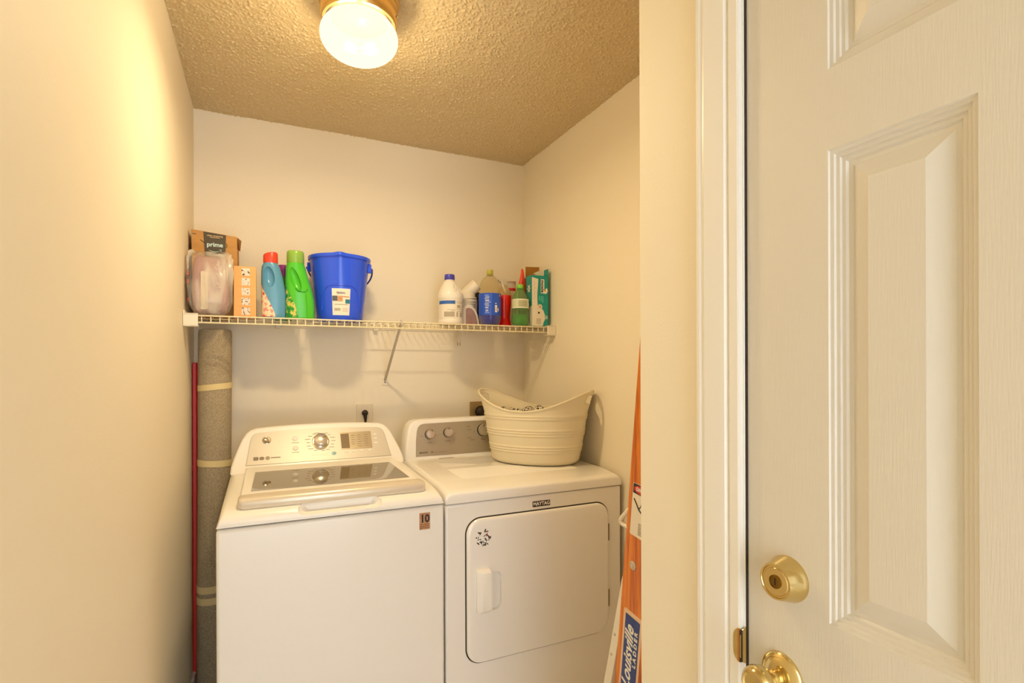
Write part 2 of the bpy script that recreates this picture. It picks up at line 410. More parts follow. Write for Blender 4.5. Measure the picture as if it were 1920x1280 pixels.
# ================================================================== CEILING LIGHT
def ceiling_light():
    cx, cy = 0.268, 1.668
    t = empty('ceiling_light', (cx, cy, ZC)); tag(t, 'lit white glass globe light in a brass ring on the ceiling', 'ceiling light')
    ring = MB().lathe([(0.02, 0.004), (0.118, 0.004), (0.1195, -0.004), (0.1195, -0.016), (0.116, -0.019), (0.114, -0.0205), (0.116, -0.023), (0.1155, -0.033), (0.1115, -0.036), (0.1095, -0.0375), (0.1125, -0.041), (0.1120, -0.078), (0.1080, -0.084), (0.100, -0.084), (0.100, -0.02), (0.02, -0.01)], 64, caps=False)
    ring.build('fitter_ring', mat('fitter_brass', '#E0B872', 0.22, metal=0.9), t)
    prof = []
    for i in range(25):
        a = PI * (0.24 + 0.76 * i / 24)
        prof.append((0.1155 * math.sin(a) ** 0.92 if i < 24 else 0.0, -0.126 + 0.066 * math.cos(a)))
    gm = bpy.data.materials.new('globe_glass'); gm.use_nodes = True; nt = gm.node_tree
    nt.nodes.remove(nt.nodes['Principled BSDF']); out = nt.nodes['Material Output']
    tr = nt.nodes.new('ShaderNodeBsdfTransparent'); em = nt.nodes.new('ShaderNodeEmission')
    em.inputs[0].default_value = (1.0, 0.90, 0.64, 1); em.inputs[1].default_value = 1.30
    gl = nt.nodes.new('ShaderNodeBsdfGlossy'); gl.inputs['Roughness'].default_value = 0.1; gl.inputs[0].default_value = (.06, .06, .06, 1)
    ad = nt.nodes.new('ShaderNodeAddShader'); nt.links.new(em.outputs[0], ad.inputs[0]); nt.links.new(gl.outputs[0], ad.inputs[1])
    mx = nt.nodes.new('ShaderNodeMixShader'); mx.inputs[0].default_value = 0.84
    nt.links.new(tr.outputs[0], mx.inputs[1]); nt.links.new(ad.outputs[0], mx.inputs[2]); nt.links.new(mx.outputs[0], out.inputs[0])
    g = MB().lathe(prof, 64, caps=False).build('globe', gm, t)
    MB().lathe([(0.0, -0.070), (0.0995, -0.070), (0.0995, -0.066), (0.0, -0.066)], 48, caps=False).build('glare_blocker', mat('glare_blocker', '#2A2118', 0.8, spec=0.1), t)  # added dark disc, keeps the bulb-lit ring interior from glaring through the globe
    MB().lathe([(0.0, 0.006), (0.004, 0.005), (0.004, 0.0), (0.0, 0.0)], 12, M=Matrix.Translation((0.1030, -0.044, -0.060)) @ Matrix.Rotation(PI/2, 4, 'Y')).build('set_screw', M['brass'], t)
    for i, (dx, dy) in enumerate(((-0.035, 0.01), (0.035, -0.015))):
        l = bpy.data.lights.new('bulb', 'POINT'); l.energy = LAMP_P; l.color = LAMP_C; l.shadow_soft_size = 0.02
        lo = bpy.data.objects.new('bulb', l); COL.objects.link(lo); lo.parent = t; lo.location = (dx, dy, -0.152)
        l = bpy.data.lights.new('bulb_face', 'AREA'); l.shape = 'DISK'; l.size = 0.06; l.energy = LAMP_D; l.color = LAMP_C
        lo = bpy.data.objects.new('bulb_face', l); COL.objects.link(lo); lo.parent = t; lo.location = (dx, dy, -0.174)
ceiling_light()

# ================================================================== WASHING MACHINE
def washer():
    t = empty('washing_machine', (0.2162, 1.753, 0)); tag(t, 'white top-load washing machine with glass lid and silver control panel', 'washing machine')
    w = 0.343
    MB().box(-w, w, 0.0, 0.665, 0.025, 0.884).build('cabinet', M['white'], t, bevel=0.010, segs=3)
    for sx in (-1, 1):
        for y in (0.06, 0.60):
            MB().lathe([(0.022, 0), (0.022, 0.012), (0.010, 0.014), (0.010, 0.03)], 16, c=(sx*0.29, y, 0)).build('foot', M['dark'], t)
    # top cover: sloping shell lofted front to back
    def sec(y, zt, wb, wt, r):
        zb = 0.889; p = [(-wb, zb)]
        for i in range(7):
            a = PI - 0.5*PI*i/6; p.append((-wt + r + r*math.cos(a), zt - r + r*math.sin(a)))
        for i in range(7):
            a = 0.5*PI - 0.5*PI*i/6; p.append((wt - r + r*math.cos(a), zt - r + r*math.sin(a)))
        p.append((wb, zb)); return [(x, y, z) for x, z in p]
    cv = MB().loft([sec(-0.001, 0.900, w, w-0.004, 0.006), sec(0.003, 0.912, w, w-0.006, 0.010), sec(0.014, 0.922, w, w-0.008, 0.014), sec(0.040, 0.931, w, w-0.008, 0.018), sec(0.10, 0.940, w, w-0.008, 0.022),
                    sec(0.45, 0.950, w, w-0.008, 0.026), sec(0.55, 0.952, w, w-0.008, 0.026), sec(0.685, 0.952, w, w-0.008, 0.026)]).build('top_cover', M['white2'], t, smooth=40)
    # scooped hand hold under the lid
    sc = MB(); rr = []
    for k, (s, dy) in enumerate(((1.0, -0.04), (1.0, 0.004), (0.97, 0.020), (0.90, 0.032), (0.80, 0.040))):
        rr.append([(0.006 + (x)*s, dy, 0.925 + (z - 0.0)*s) for x, z in rrect(-0.130, 0.130, -0.024, 0.03, (0.022, 0.022, 0.004, 0.004), 6)])
    cut(cv, [sc.loft(rr)])
    # lid frame
    lid = MB().loft([[(-0.284, 0.045, 0.936), (0.284, 0.045, 0.936), (0.284, 0.045, 0.960), (-0.284, 0.045, 0.960)],
                     [(-0.280, 0.525, 0.950), (0.280, 0.525, 0.950), (0.280, 0.525, 0.9735), (-0.280, 0.525, 0.9735)]]).build('lid', M['white2'], t, bevel=0.006)
    # glass window of the lid, set on top
    def zl(y): return 0.960 + (y - 0.045) * (0.0135 / 0.48)
    gp = [(-0.254, 0.128), (0.254, 0.128), (0.245, 0.418), (-0.245, 0.418)]
    MB().prism(gp, lambda a, b: (a, b, zl(b) - 0.004), lambda a, b: (a, b, zl(b) + 0.0012)).build('lid_glass', M['lidglass'], lid, smooth=0)
    # rounded front band of the lid
    bp = [(0.031, 0.930), (0.028, 0.938), (0.0275, 0.948), (0.031, 0.957), (0.040, 0.9625), (0.060, 0.9645), (0.082, 0.9640), (0.086, 0.9600), (0.086, 0.945), (0.05, 0.932), (0.040, 0.9275)]
    rings = []
    for x, s in ((-0.2885, 0.45), (-0.2870, 0.72), (-0.282, 0.92), (-0.272, 1.0), (0.272, 1.0), (0.282, 0.92), (0.2870, 0.72), (0.2885, 0.45)):
        rings.append([(x, 0.060 + (y - 0.060)*s, 0.946 + (z - 0.946)*s) for y, z in bp])
    MB().loft(rings).build('lid_band', M['band'], lid, smooth=50)
    # console
    half = [(-0.334, 0.946), (-0.331, 0.975), (-0.322, 1.005), (-0.308, 1.040), (-0.294, 1.072), (-0.281, 1.091), (-0.266, 1.103), (-0.246, 1.1095), (-0.18, 1.1145), (-0.09, 1.1180), (0, 1.1190)]
    poly = half + [(-x, z) for x, z in half[-2::-1]]
    def face_y(z): return 0.545 + (z - 0.975) * 0.75
    con = MB().loft([[(x, face_y(z), z) for x, z in poly], [(x*0.995, 0.690, z - 0.004) for x, z in poly]]).build('console', M['white2'], t, smooth=50, bevel=0.007)
    FM = frame((0, 0.545, 0.975), (1, 0, 0), (0, 0.6, 0.8))
    h2 = [(-0.279, 0.002), (-0.274, 0.035), (-0.268, 0.08), (-0.2625, 0.115), (-0.257, 0.131), (-0.247, 0.141), (-0.232, 0.1455), (-0.12, 0.1510), (0, 0.1530)]
    fp = h2 + [(-x, s) for x, s in h2[-2::-1]]
    g = plate([(x*1.006, s*1.012 - 0.001) for x, s in fp], FM, 0.0006).build('fascia_groove', M['greyprint'], con, smooth=0)
    fa = plate(fp, FM, 0.0016).build('fascia', M['silver'], con, smooth=0)
    P = lambda x, z, h=0.0016: FM @ Matrix.Translation((x, (z - 0.975) / 0.8, h))
    # knob
    MB().lathe([(0.0, 0), (0.034, 0.0), (0.034, 0.002), (0.031, 0.003), (0.030, 0.005), (0.0, 0.005)], 48, M=P(-0.002, 1.046), caps=False).build('knob_ring', M['chrome'], con)
    kn = MB().lathe([(0.0265, 0.004), (0.0262, 0.020), (0.0258, 0.022), (0.0270, 0.0235), (0.0265, 0.0255), (0.0235, 0.0275), (0.0, 0.0285)], 48, M=P(-0.002, 1.046), caps=False).build('knob', M['knobface'], con)
    plate([(-0.0008, -0.0008), (0.0008, -0.0008), (0.0008, 0.016), (-0.0008, 0.016)], P(-0.002, 1.046) @ Matrix.Rotation(-1.15, 4, 'Z') @ Matrix.Translation((0, 0.006, 0)), 0.0008, 0.0278).build('pointer', M['blackprint'], kn, smooth=0)
    # printed cycle marks around the knob
    mk = MB()
    for i in range(16):
        a = -0.55*PI + 2*PI*(i + 0.5)/16
        r0 = 0.042; x0 = -0.002 + r0*math.cos(a); z0 = 1.046 + 0.8*r0*math.sin(a)
        L = 0.013 + 0.004*(i % 3)
        sx = 1 if math.cos(a) >= 0 else -1
        m2 = plate(rrect(min(0, sx*L), max(0, sx*L), -0.0012, 0.0012, 0.0005, 1), P(x0, z0), 0.0003); mk.add(m2.v, m2.f)
    mk.build('cycle_marks', M['greyprint'], con, smooth=0)
    # round maker's badge with script swirl
    b = MB().lathe([(0.0, 0), (0.0165, 0), (0.0165, 0.002), (0.015, 0.003), (0.0138, 0.0022), (0, 0.0022)], 40, M=P(-0.206, 1.062), caps=False).build('badge', M['chrome'], con)
    sw = []
    for i in range(40):
        a = i/39*2.6*PI; r = 0.009*(1 - 0.55*i/39); sw.append(tuple(P(-0.206, 1.062, 0.0042) @ Vector((r*math.cos(a+2.2), r*math.sin(a+2.2), 0))))
    MB().tube(sw, 0.0011, 6).build('badge_script', M['greyprint'], b)
    for z in (1.063, 1.027):
        MB().lathe([(0, 0), (0.0105, 0), (0.0105, 0.002), (0.009, 0.003), (0, 0.0033)], 28, M=P(-0.100, z), caps=False).build('button', M['whiteprint'], con)
        plate(rrect(-0.014, 0.014, -0.001, 0.001, 0.0004, 1), P(-0.1, z - 0.0155), 0.0003).build('button_mark', M['greyprint'], con, smooth=0)
    # display block
    disp = plate(rrect(0.077, 0.206, 0.045, 0.127, 0.003, 3), FM, 0.0010, 0.0016).build('display', mat('display_panel', '#B9AA8F', 0.25, metal=0.3), con, smooth=0)
    plate(rrect(0.079, 0.113, 0.050, 0.120, 0.001, 1), FM, 0.0007, 0.0026).build('screen', M['screen'], disp, smooth=0)
    marks = MB()
    for ci in range(3):
        for ri in range(6):
            if ri == 0 and ci == 0: continue
            x = 0.121 + ci*0.028; s = 0.056 + ri*0.0105; L = 0.015 if (ri + ci) % 2 else 0.012
            m2 = plate(rrect(x, x + L, s, s + 0.0028, 0.0006, 1), FM, 0.0003, 0.0026); marks.add(m2.v, m2.f)
        m2 = plate(rrect(0.1172 + ci*0.028, 0.1178 + ci*0.028, 0.056, 0.108, 0.0002, 1), FM, 0.0003, 0.0026); marks.add(m2.v, m2.f)
    marks.build('display_marks', M['greyprint'], disp, smooth=0)
    for i in range(4):
        x = 0.097 + i*0.0315
        MB().prism(rrect(-0.008, 0.008, -0.0035, 0.0035, 0.0033, 4), lambda a, b, x=x: tuple(FM @ Vector((x + a, 0.034 + b, 0.0016))), lambda a, b, x=x: tuple(FM @ Vector((x + a*0.9, 0.034 + b*0.9, 0.0036)))).build('button', M['whiteprint'], con, smooth=30)
    for i in range(3):
        s = 0.068 + i*0.021
        MB().prism(rrect(-0.007, 0.007, -0.0035, 0.0035, 0.0033, 4), lambda a, b, s=s: tuple(FM @ Vector((0.223 + a, s + b, 0.0016))), lambda a, b, s=s: tuple(FM @ Vector((0.223 + a*0.9, s + b*0.9, 0.0036)))).build('button', M['whiteprint'], con, smooth=30)
    MB().lathe([(0, 0), (0.0095, 0), (0.0095, 0.001), (0, 0.0012)], 24, M=P(0.047, 0.999), caps=False, sy=0.8).build('lamp_button', M['blue_dot'], con)
    t1 = MB()
    for i in range(5):
        m2 = plate(rrect(-0.040 + i*0.0145, -0.031 + i*0.0145, 0.0265, 0.0305, 0.001, 1), FM, 0.0003, 0.0016); t1.add(m2.v, m2.f)
    t1.build('status_marks', M['whiteprint'], con, smooth=0)
    plate(rrect(-0.254, -0.236, 0.021, 0.036, 0.001, 1), FM, 0.0004, 0.0016).build('feature_mark', M['greyprint'], con, smooth=0)
    plate([(0.0095*math.cos(a)-0.224, 0.0075*math.sin(a)+0.0285) for a in [2*PI*i/20 for i in range(20)]], FM, 0.0004, 0.0016).build('feature_mark', M['greyprint'], con, smooth=0)
    plate([(0.0085*math.cos(a)-0.203, 0.0085*math.sin(a)+0.0285) for a in [2*PI*i/20 for i in range(20)]], FM, 0.0004, 0.0016).build('feature_mark', mat('print_pale', '#A89A80', 0.5), con, smooth=0)
    plate(rrect(-0.192, -0.156, 0.027, 0.031, 0.001, 1), FM, 0.0004, 0.0016).build('feature_mark', M['greyprint'], con, smooth=0)
    # guarantee sticker on the front
    st = plate(rrect(0.2560, 0.2930, 0.808, 0.864, 0.001, 1), FR(0, 0, 0), 0.0006).build('sticker', mat('sticker_gold', '#B07A4C', 0.4, vary=(60, '#C99A72')), t, smooth=0); st.data.transform(Matrix.Translation((0, -0.0002, 0)))
    plab(st, 'small brown guarantee sticker reading 10')
    text('lettering', '10', 0.036, M['blackprint'], st, FR(0.2747, -0.0010, 0.8435), sx=0.90, bold=0.0012)
    for i in range(3): plate(rrect(0.260, 0.289, 0.8125 + i*0.006, 0.8150 + i*0.006, 0.0003, 1), FR(0, -0.0008, 0), 0.0002).build('print_line', mat('sticker_print', '#8A5A34', 0.5) if i == 0 else bpy.data.materials['sticker_print'], st, smooth=0)
washer()

# ================================================================== DRYER
def dryer():
    OX, OY = 0.9347, 1.761
    t = empty('clothes_dryer', (OX, OY, 0)); tag(t, 'white front-load clothes dryer with basket on top', 'dryer')
    w = 0.3685
    MB().box(-w, w, 0.0, 0.69, 0.025, 0.877).build('cabinet', M['white'], t, bevel=0.008, segs=3)
    for sx in (-1, 1):
        for y in (0.06, 0.62):
            MB().lathe([(0.022, 0), (0.022, 0.012), (0.010, 0.014), (0.010, 0.03)], 16, c=(sx*0.31, y, 0)).build('foot', M['dark'], t)
    # top panel with crowned edges
    prof = [(-0.003, 0.8805), (-0.004, 0.9085), (-0.0025, 0.9140), (0.004, 0.9190), (0.030, 0.9250), (0.10, 0.9325), (0.35, 0.939), (0.70, 0.9395), (0.70, 0.8805)]
    rings = []
    for x, dz in ((-w, -0.016), (-w + 0.003, -0.009), (-w + 0.010, -0.003), (-w + 0.022, 0.0), (w - 0.022, 0.0), (w - 0.010, -0.003), (w - 0.003, -0.009), (w, -0.016)):
        rings.append([(x, y, z if z < 0.89 else z + dz) for y, z in prof])
    MB().loft(rings).build('top_panel', M['white'], t, smooth=40)
    # pressed rectangle on the top
    rim = [( -0.262, 0.085), (0.262, 0.085), (0.262, 0.50), (-0.262, 0.50)]
    def zt(y): return 0.9325 + (y - 0.10) * 0.0065 / 0.25 if y < 0.35 else 0.939 + (y - 0.35)*0.0005/0.35
    rr = rrect(-0.262, 0.262, 0.135, 0.50, 0.03, 6)
    MB().loft([[(x, y, zt(y) - 0.001) for x, y in rr], [(x*0.985, 0.32 + (y-0.32)*0.985, zt(y) + 0.0016) for x, y in rr]]).build('pressed_field', M['white'], t, smooth=50)
    plate(rrect(-0.212, -0.140, 0.578, 0.588, 0.001, 1), Matrix.Translation((0, 0, 0.9398)), 0.0004).build('service_label', M['greyprint'], t, smooth=0)
    # console
    half = [(-0.366, 0.935), (-0.360, 0.985), (-0.352, 1.04), (-0.344, 1.075), (-0.334, 1.095), (-0.318, 1.108), (-0.296, 1.1135), (-0.2, 1.1155), (0, 1.1165)]
    poly = half + [(-x, z) for x, z in half[-2::-1]]
    con = MB().loft([[(x*0.978, 0.609 + (z - 0.94)*0.15 - 0.0, z) for x, z in poly], [(x, 0.628 + (z-0.94)*0.12, z) for x, z in poly], [(x, 0.715, z - 0.002) for x, z in poly]]).build('console', M['white2'], t, smooth=45, bevel=0.006)
    FM = frame((0, 0.609, 0.94), (1, 0, 0), (0, 0.15, 1.0))
    h2 = [(-0.311, 0.010), (-0.308, 0.08), (-0.302, 0.125), (-0.296, 0.143), (-0.284, 0.154), (-0.268, 0.158), (-0.1, 0.1605), (0, 0.161)]
    fp = h2 + [(-x, s) for x, s in h2[-2::-1]]
    plate(fp, FM, 0.0016).build('fascia', mat('dryer_fascia', '#B5A88F', 0.36, metal=0.5), con, smooth=0)
    P = lambda x, z, h=0.0016: FM @ Matrix.Translation((x, (z - 0.94) / 0.989, h))
    for (x, z, r, rot) in ((-0.244, 1.047, 0.0215, -0.5), (-0.156, 1.050, 0.0215, 0.0), (0.020, 1.053, 0.028, 0.0)):
        MB().lathe([(0, 0), (r*1.02, 0), (r*1.02, 0.004), (r*0.95, 0.005), (0, 0.005)], 40, M=P(x, z), caps=False).build('knob_skirt', M['dark'], con)
        k = MB().lathe([(r*0.92, 0.004), (r*0.93, 0.016), (r*1.0, 0.018), (r*1.0, 0.022), (r*0.95, 0.0245), (r*0.86, 0.0245), (r*0.83, 0.0225), (0, 0.0225)], 44, M=P(x, z), caps=False).build('knob', M['chrome'], con)
        MB().lathe([(r*0.82, 0.0226), (r*0.80, 0.0232), (0, 0.0240)], 36, M=P(x, z), caps=False).build('knob_face', M['knobface'], k)
        plate([(-0.0012, r*0.60), (0.0012, r*0.60), (0.0012, r*0.97), (-0.0012, r*0.97)], P(x, z) @ Matrix.Rotation(rot, 4, 'Z'), 0.0008, 0.0246).build('pointer', M['blackprint'], k, smooth=0)
        plate(rrect(-0.013, 0.013, -0.0014, 0.0014, 0.0005, 1), P(x, z - r - 0.016), 0.0003).build('knob_mark', M['greyprint'], con, smooth=0)
        for sx in (-1, 1):
            plate(rrect(-0.009, 0.009, -0.0007, 0.0007, 0.0003, 1), P(x + sx*(r + 0.014), z - 0.006), 0.0003).build('knob_mark', M['greyprint'], con, smooth=0)
    mk = MB()
    for i in range(11):
        a = math.radians(100 + i*17); r0 = 0.042
        m2 = plate(rrect(-0.0016, 0.0016, -0.0012, 0.0012, 0.0004, 1), P(0.020 + r0*math.cos(a), 1.053 + r0*math.sin(a)), 0.0003); mk.add(m2.v, m2.f)
    for x, z in ((-0.052, 1.073), (-0.047, 1.058), (-0.050, 1.020), (-0.034, 1.010)):
        m2 = plate(rrect(-0.010, 0.010, -0.0014, 0.0014, 0.0004, 1), P(x, z), 0.0003); mk.add(m2.v, m2.f)
    mk.build('dial_marks', M['greyprint'], con, smooth=0)
    text('lettering', 'BRAVOS', 0.0095, M['blackprint'], con, P(-0.294, 0.9655), align='LEFT', sx=1.1, bold=0.0002)
    text('lettering', 'XL', 0.0095, M['blackprint'], con, P(-0.240, 0.9657), align='LEFT', bold=0.0002)
    plate(rrect(-0.225, -0.165, 0.0245, 0.0263, 0.0004, 1), FM, 0.0003, 0.0016).build('print_line', M['greyprint'], con, smooth=0)
    # door
    ox0, ox1, oz0, oz1 = -0.2930, 0.3010, 0.311, 0.8195
    plate(rrect(ox0 - 0.0045, ox1 + 0.0045, oz0 - 0.0045, oz1 + 0.0045, 0.058, 10), FR(0, 0.0, 0), 0.0012).build('door_gap_shade', M['dark'], t, smooth=0)  # dark plate behind the door paints the shade of the gap around it
    rr = rrect(ox0, ox1, oz0, oz1, 0.054, 10)
    cx, cz = (ox0+ox1)/2, (oz0+oz1)/2
    def ring(ins, y): return [(cx + (x-cx)*(1 - ins/0.297), y, cz + (z-cz)*(1 - ins/0.254)) for x, z in rr]
    d = MB().loft([ring(0, 0.002), ring(0, -0.007), ring(0.002, -0.0105), ring(0.007, -0.0128), ring(0.012, -0.0133)]).build('door', M['white'], t, smooth=60)
    hx0, hx1, hz0, hz1 = -0.262, -0.2075, 0.4895, 0.6440
    cup = MB(); rr2 = []
    for s, y in ((1.0, -0.03), (1.0, -0.012), (0.93, 0.004), (0.80, 0.014)):
        rr2.append([(-0.192 + x*s, y, 0.5585 + z*s) for x, z in rrect(-0.028, 0.028, -0.068, 0.068, (0.004, 0.024, 0.024, 0.004), 8)])
    cab = [o for o in t.children if o.name.startswith('cabinet')][0]
    cut(d, [cup.loft(rr2)])
    # lining of the cup (in front of the cabinet skin)
    MB().prism(rrect(-0.219, -0.165, 0.492, 0.625, (0.004, 0.022, 0.022, 0.004), 8), lambda a, b: (a, -0.0008, b), lambda a, b: (a, -0.0016, b)).build('handle_cup', M['white2'], d, smooth=0)
    MB().loft([[(x, -0.0125, z) for x, z in rrect(hx0, hx1, hz0, hz1, 0.010, 5)], [(x, -0.024, z) for x, z in rrect(hx0, hx1, hz0, hz1, 0.010, 5)],
               [(x, -0.034, z) for x, z in rrect(hx0 + 0.018, hx1 - 0.001, hz0 + 0.012, hz1 - 0.012, 0.004, 5)]]).build('door_handle', M['white2'], d, smooth=30)
    for z in (0.70, 0.44):
        MB().tube([(ox1 + 0.002, -0.008, z - 0.033), (ox1 + 0.002, -0.008, z + 0.033)], 0.0032, 8).build('hinge', M['greyprint'], t)
    # badge
    bd = plate(rrect(-0.031, 0.042, 0.8345, 0.8545, 0.0006, 1), FR(0, 0.0, 0), 0.0022).build('name_badge', mat('badge_black', '#2A1A18', 0.35), t, smooth=0)
    text('lettering', 'MAYTAG', 0.0185, M['whiteprint'], bd, FR(0.0055, -0.0024, 0.8445), sx=0.93, bold=0.0004)
    # round decal of dark and red scribbles
    rnd = random.Random(5); dk = MB(); rd = MB()
    for i in range(34):
        a = rnd.uniform(0, 2*PI); r = 0.029*math.sqrt(rnd.uniform(0.12, 1)); x = -0.235 + r*math.cos(a); z = 0.752 + r*math.sin(a)
        l = rnd.uniform(0.003, 0.008); wd = rnd.uniform(0.0012, 0.0028); M3 = FR(x, -0.0134, z) @ Matrix.Rotation(rnd.uniform(0, PI), 4, 'Z')
        m2 = plate([(-l, -wd*0.3), (-l*0.2, -wd), (l, -wd*0.2), (l*0.7, wd), (-l*0.5, wd*0.8)], M3, 0.0003)
        (rd if (z > 0.752 and i % 4 == 0) else dk).add(m2.v, m2.f)
    o = dk.build('decal', M['blackprint'], d, smooth=0); plab(o, 'round decal of black and red scribbles')
    rd.build('decal_red', mat('decal_red', '#B0392E', 0.5), d, smooth=0)
dryer()

# ================================================================== LAUNDRY BASKET + TOWEL
def basket():
    bz = 0.9412
    cx, cy, ang = 1.0940, 2.1050, math.radians(-48.5)
    t = empty('laundry_basket', (cx, cy, bz), ang); tag(t, 'cream oval plastic laundry tub with two handle holes on the dryer', 'laundry basket')
    N, K = 112, 112
    a0, b0, a1, b1 = 0.195, 0.140, 0.248, 0.180
    def pt(i, s):
        th = 2*PI*i/N; c, sn = math.cos(th), math.sin(th)
        top = 0.227 + 0.086 * abs(c)**2.0
        z = s*top
        f = min(1.0, z/0.30); g = f**0.9
        a = a0 + (a1 - a0)*g; b = b0 + (b1 - b0)*g
        a += 0.014*max(0, (z - 0.22)/0.09)
        rib = 0.0
        for zc in (0.055, 0.066, 0.077, 0.125, 0.136, 0.147, 0.195, 0.206):
            rib += 0.0034*math.exp(-((z - zc)/0.0030)**2)
        if s < 0.06: k = (s/0.06); a -= 0.012*(1-k)**2; b -= 0.012*(1-k)**2
        e = 0.94
        return ((a + rib)*math.copysign(abs(c)**e, c), (b + rib)*math.copysign(abs(sn)**e, sn), z)
    vs = [pt(i, k/K) for k in range(K+1) for i in range(N)]; fs = []
    for k in range(K):
        for i in range(N):
            j = (i+1) % N
            th = 2*PI*(i + 0.5)/N; c = math.cos(th); zc = pt(i, (k+0.5)/K)[2]; yy = pt(i, (k+0.5)/K)[1]
            # handle openings at both ends
            if abs(c) > 0.6 and (abs(yy)/0.052)**3 + (abs(zc - 0.274)/0.0180)**3 < 1: continue
            fs.append((k*N+i, k*N+j, (k+1)*N+j, (k+1)*N+i))
    ctr = len(vs); vs.append((0, 0, 0.0005))
    for i in range(N): fs.append(((i+1) % N, i, ctr))
    o = MB().add(vs, fs).build('tub', mat('tub_plastic', '#E9DDBE', 0.42, spec=0.4), t, smooth=60)
    sm = o.modifiers.new('thick', 'SOLIDIFY'); sm.thickness = 0.003; sm.offset = -1.0
    rim = [pt(i, 1.0) for i in range(N)]
    MB().tube(rim, 0.0042, 8, closed=True).build('rim', o.data.materials[0], t)
    # folded cloth inside
    rng = np.random.default_rng(11)
    n = 40; vs = []; fs = []
    for r in range(n + 1):
        for q in range(n*2):
            rr = r/n; th = 2*PI*q/(2*n)
            x = 0.212*rr*math.cos(th); y = 0.148*rr*math.sin(th)
            z = 0.212 + 0.012*math.sin(x*38 + 1.0) * math.cos(y*41) + 0.010*math.sin((x+y)*70) + 0.014*math.exp(-((x-0.0)/0.1)**2 - ((y+0.02)/0.08)**2)
            z -= 0.05*max(0, rr - 0.9)/0.1
            vs.append((x, y, z))
    for r in range(n):
        for q in range(2*n):
            j = (q+1) % (2*n); fs.append((r*2*n+q, r*2*n+j, (r+1)*2*n+j, (r+1)*2*n+q))
    tw = MB().add(vs, fs)
    m = bpy.data.materials.new('towel_weave'); m.use_nodes = True; nt = m.node_tree; b = nt.nodes['Principled BSDF']; b.inputs['Roughness'].default_value = 0.95
    tc = nt.nodes.new('ShaderNodeTexCoord'); br = nt.nodes.new('ShaderNodeTexChecker'); br.inputs['Scale'].default_value = 85
    br.inputs[1].default_value = lin('#2A211B'); br.inputs[2].default_value = lin('#E6D9BF')
    mp = nt.nodes.new('ShaderNodeMapping'); mp.inputs['Rotation'].default_value = (0, 0, 0.5); nt.links.new(tc.outputs['Object'], mp.inputs[0])
    nz = nt.nodes.new('ShaderNodeTexNoise'); nz.inputs['Scale'].default_value = 9
    mx = nt.nodes.new('ShaderNodeMix'); mx.data_type = 'VECTOR'; mx.inputs['Factor'].default_value = 0.06
    nt.links.new(mp.outputs[0], mx.inputs[4]); nt.links.new(nz.outputs['Color'], mx.inputs[5]); nt.links.new(mx.outputs[1], br.inputs[0])
    nt.links.new(br.outputs[0], b.inputs['Base Color'])
    w = tw.build('towel', m, smooth=80, loc=(cx, cy, bz)); w.rotation_euler = (0, 0, ang)
    sd = w.modifiers.new('thick', 'SOLIDIFY'); sd.thickness = 0.01
    tag(w, 'black and white checked towel lying inside the cream laundry tub', 'towel')
basket()

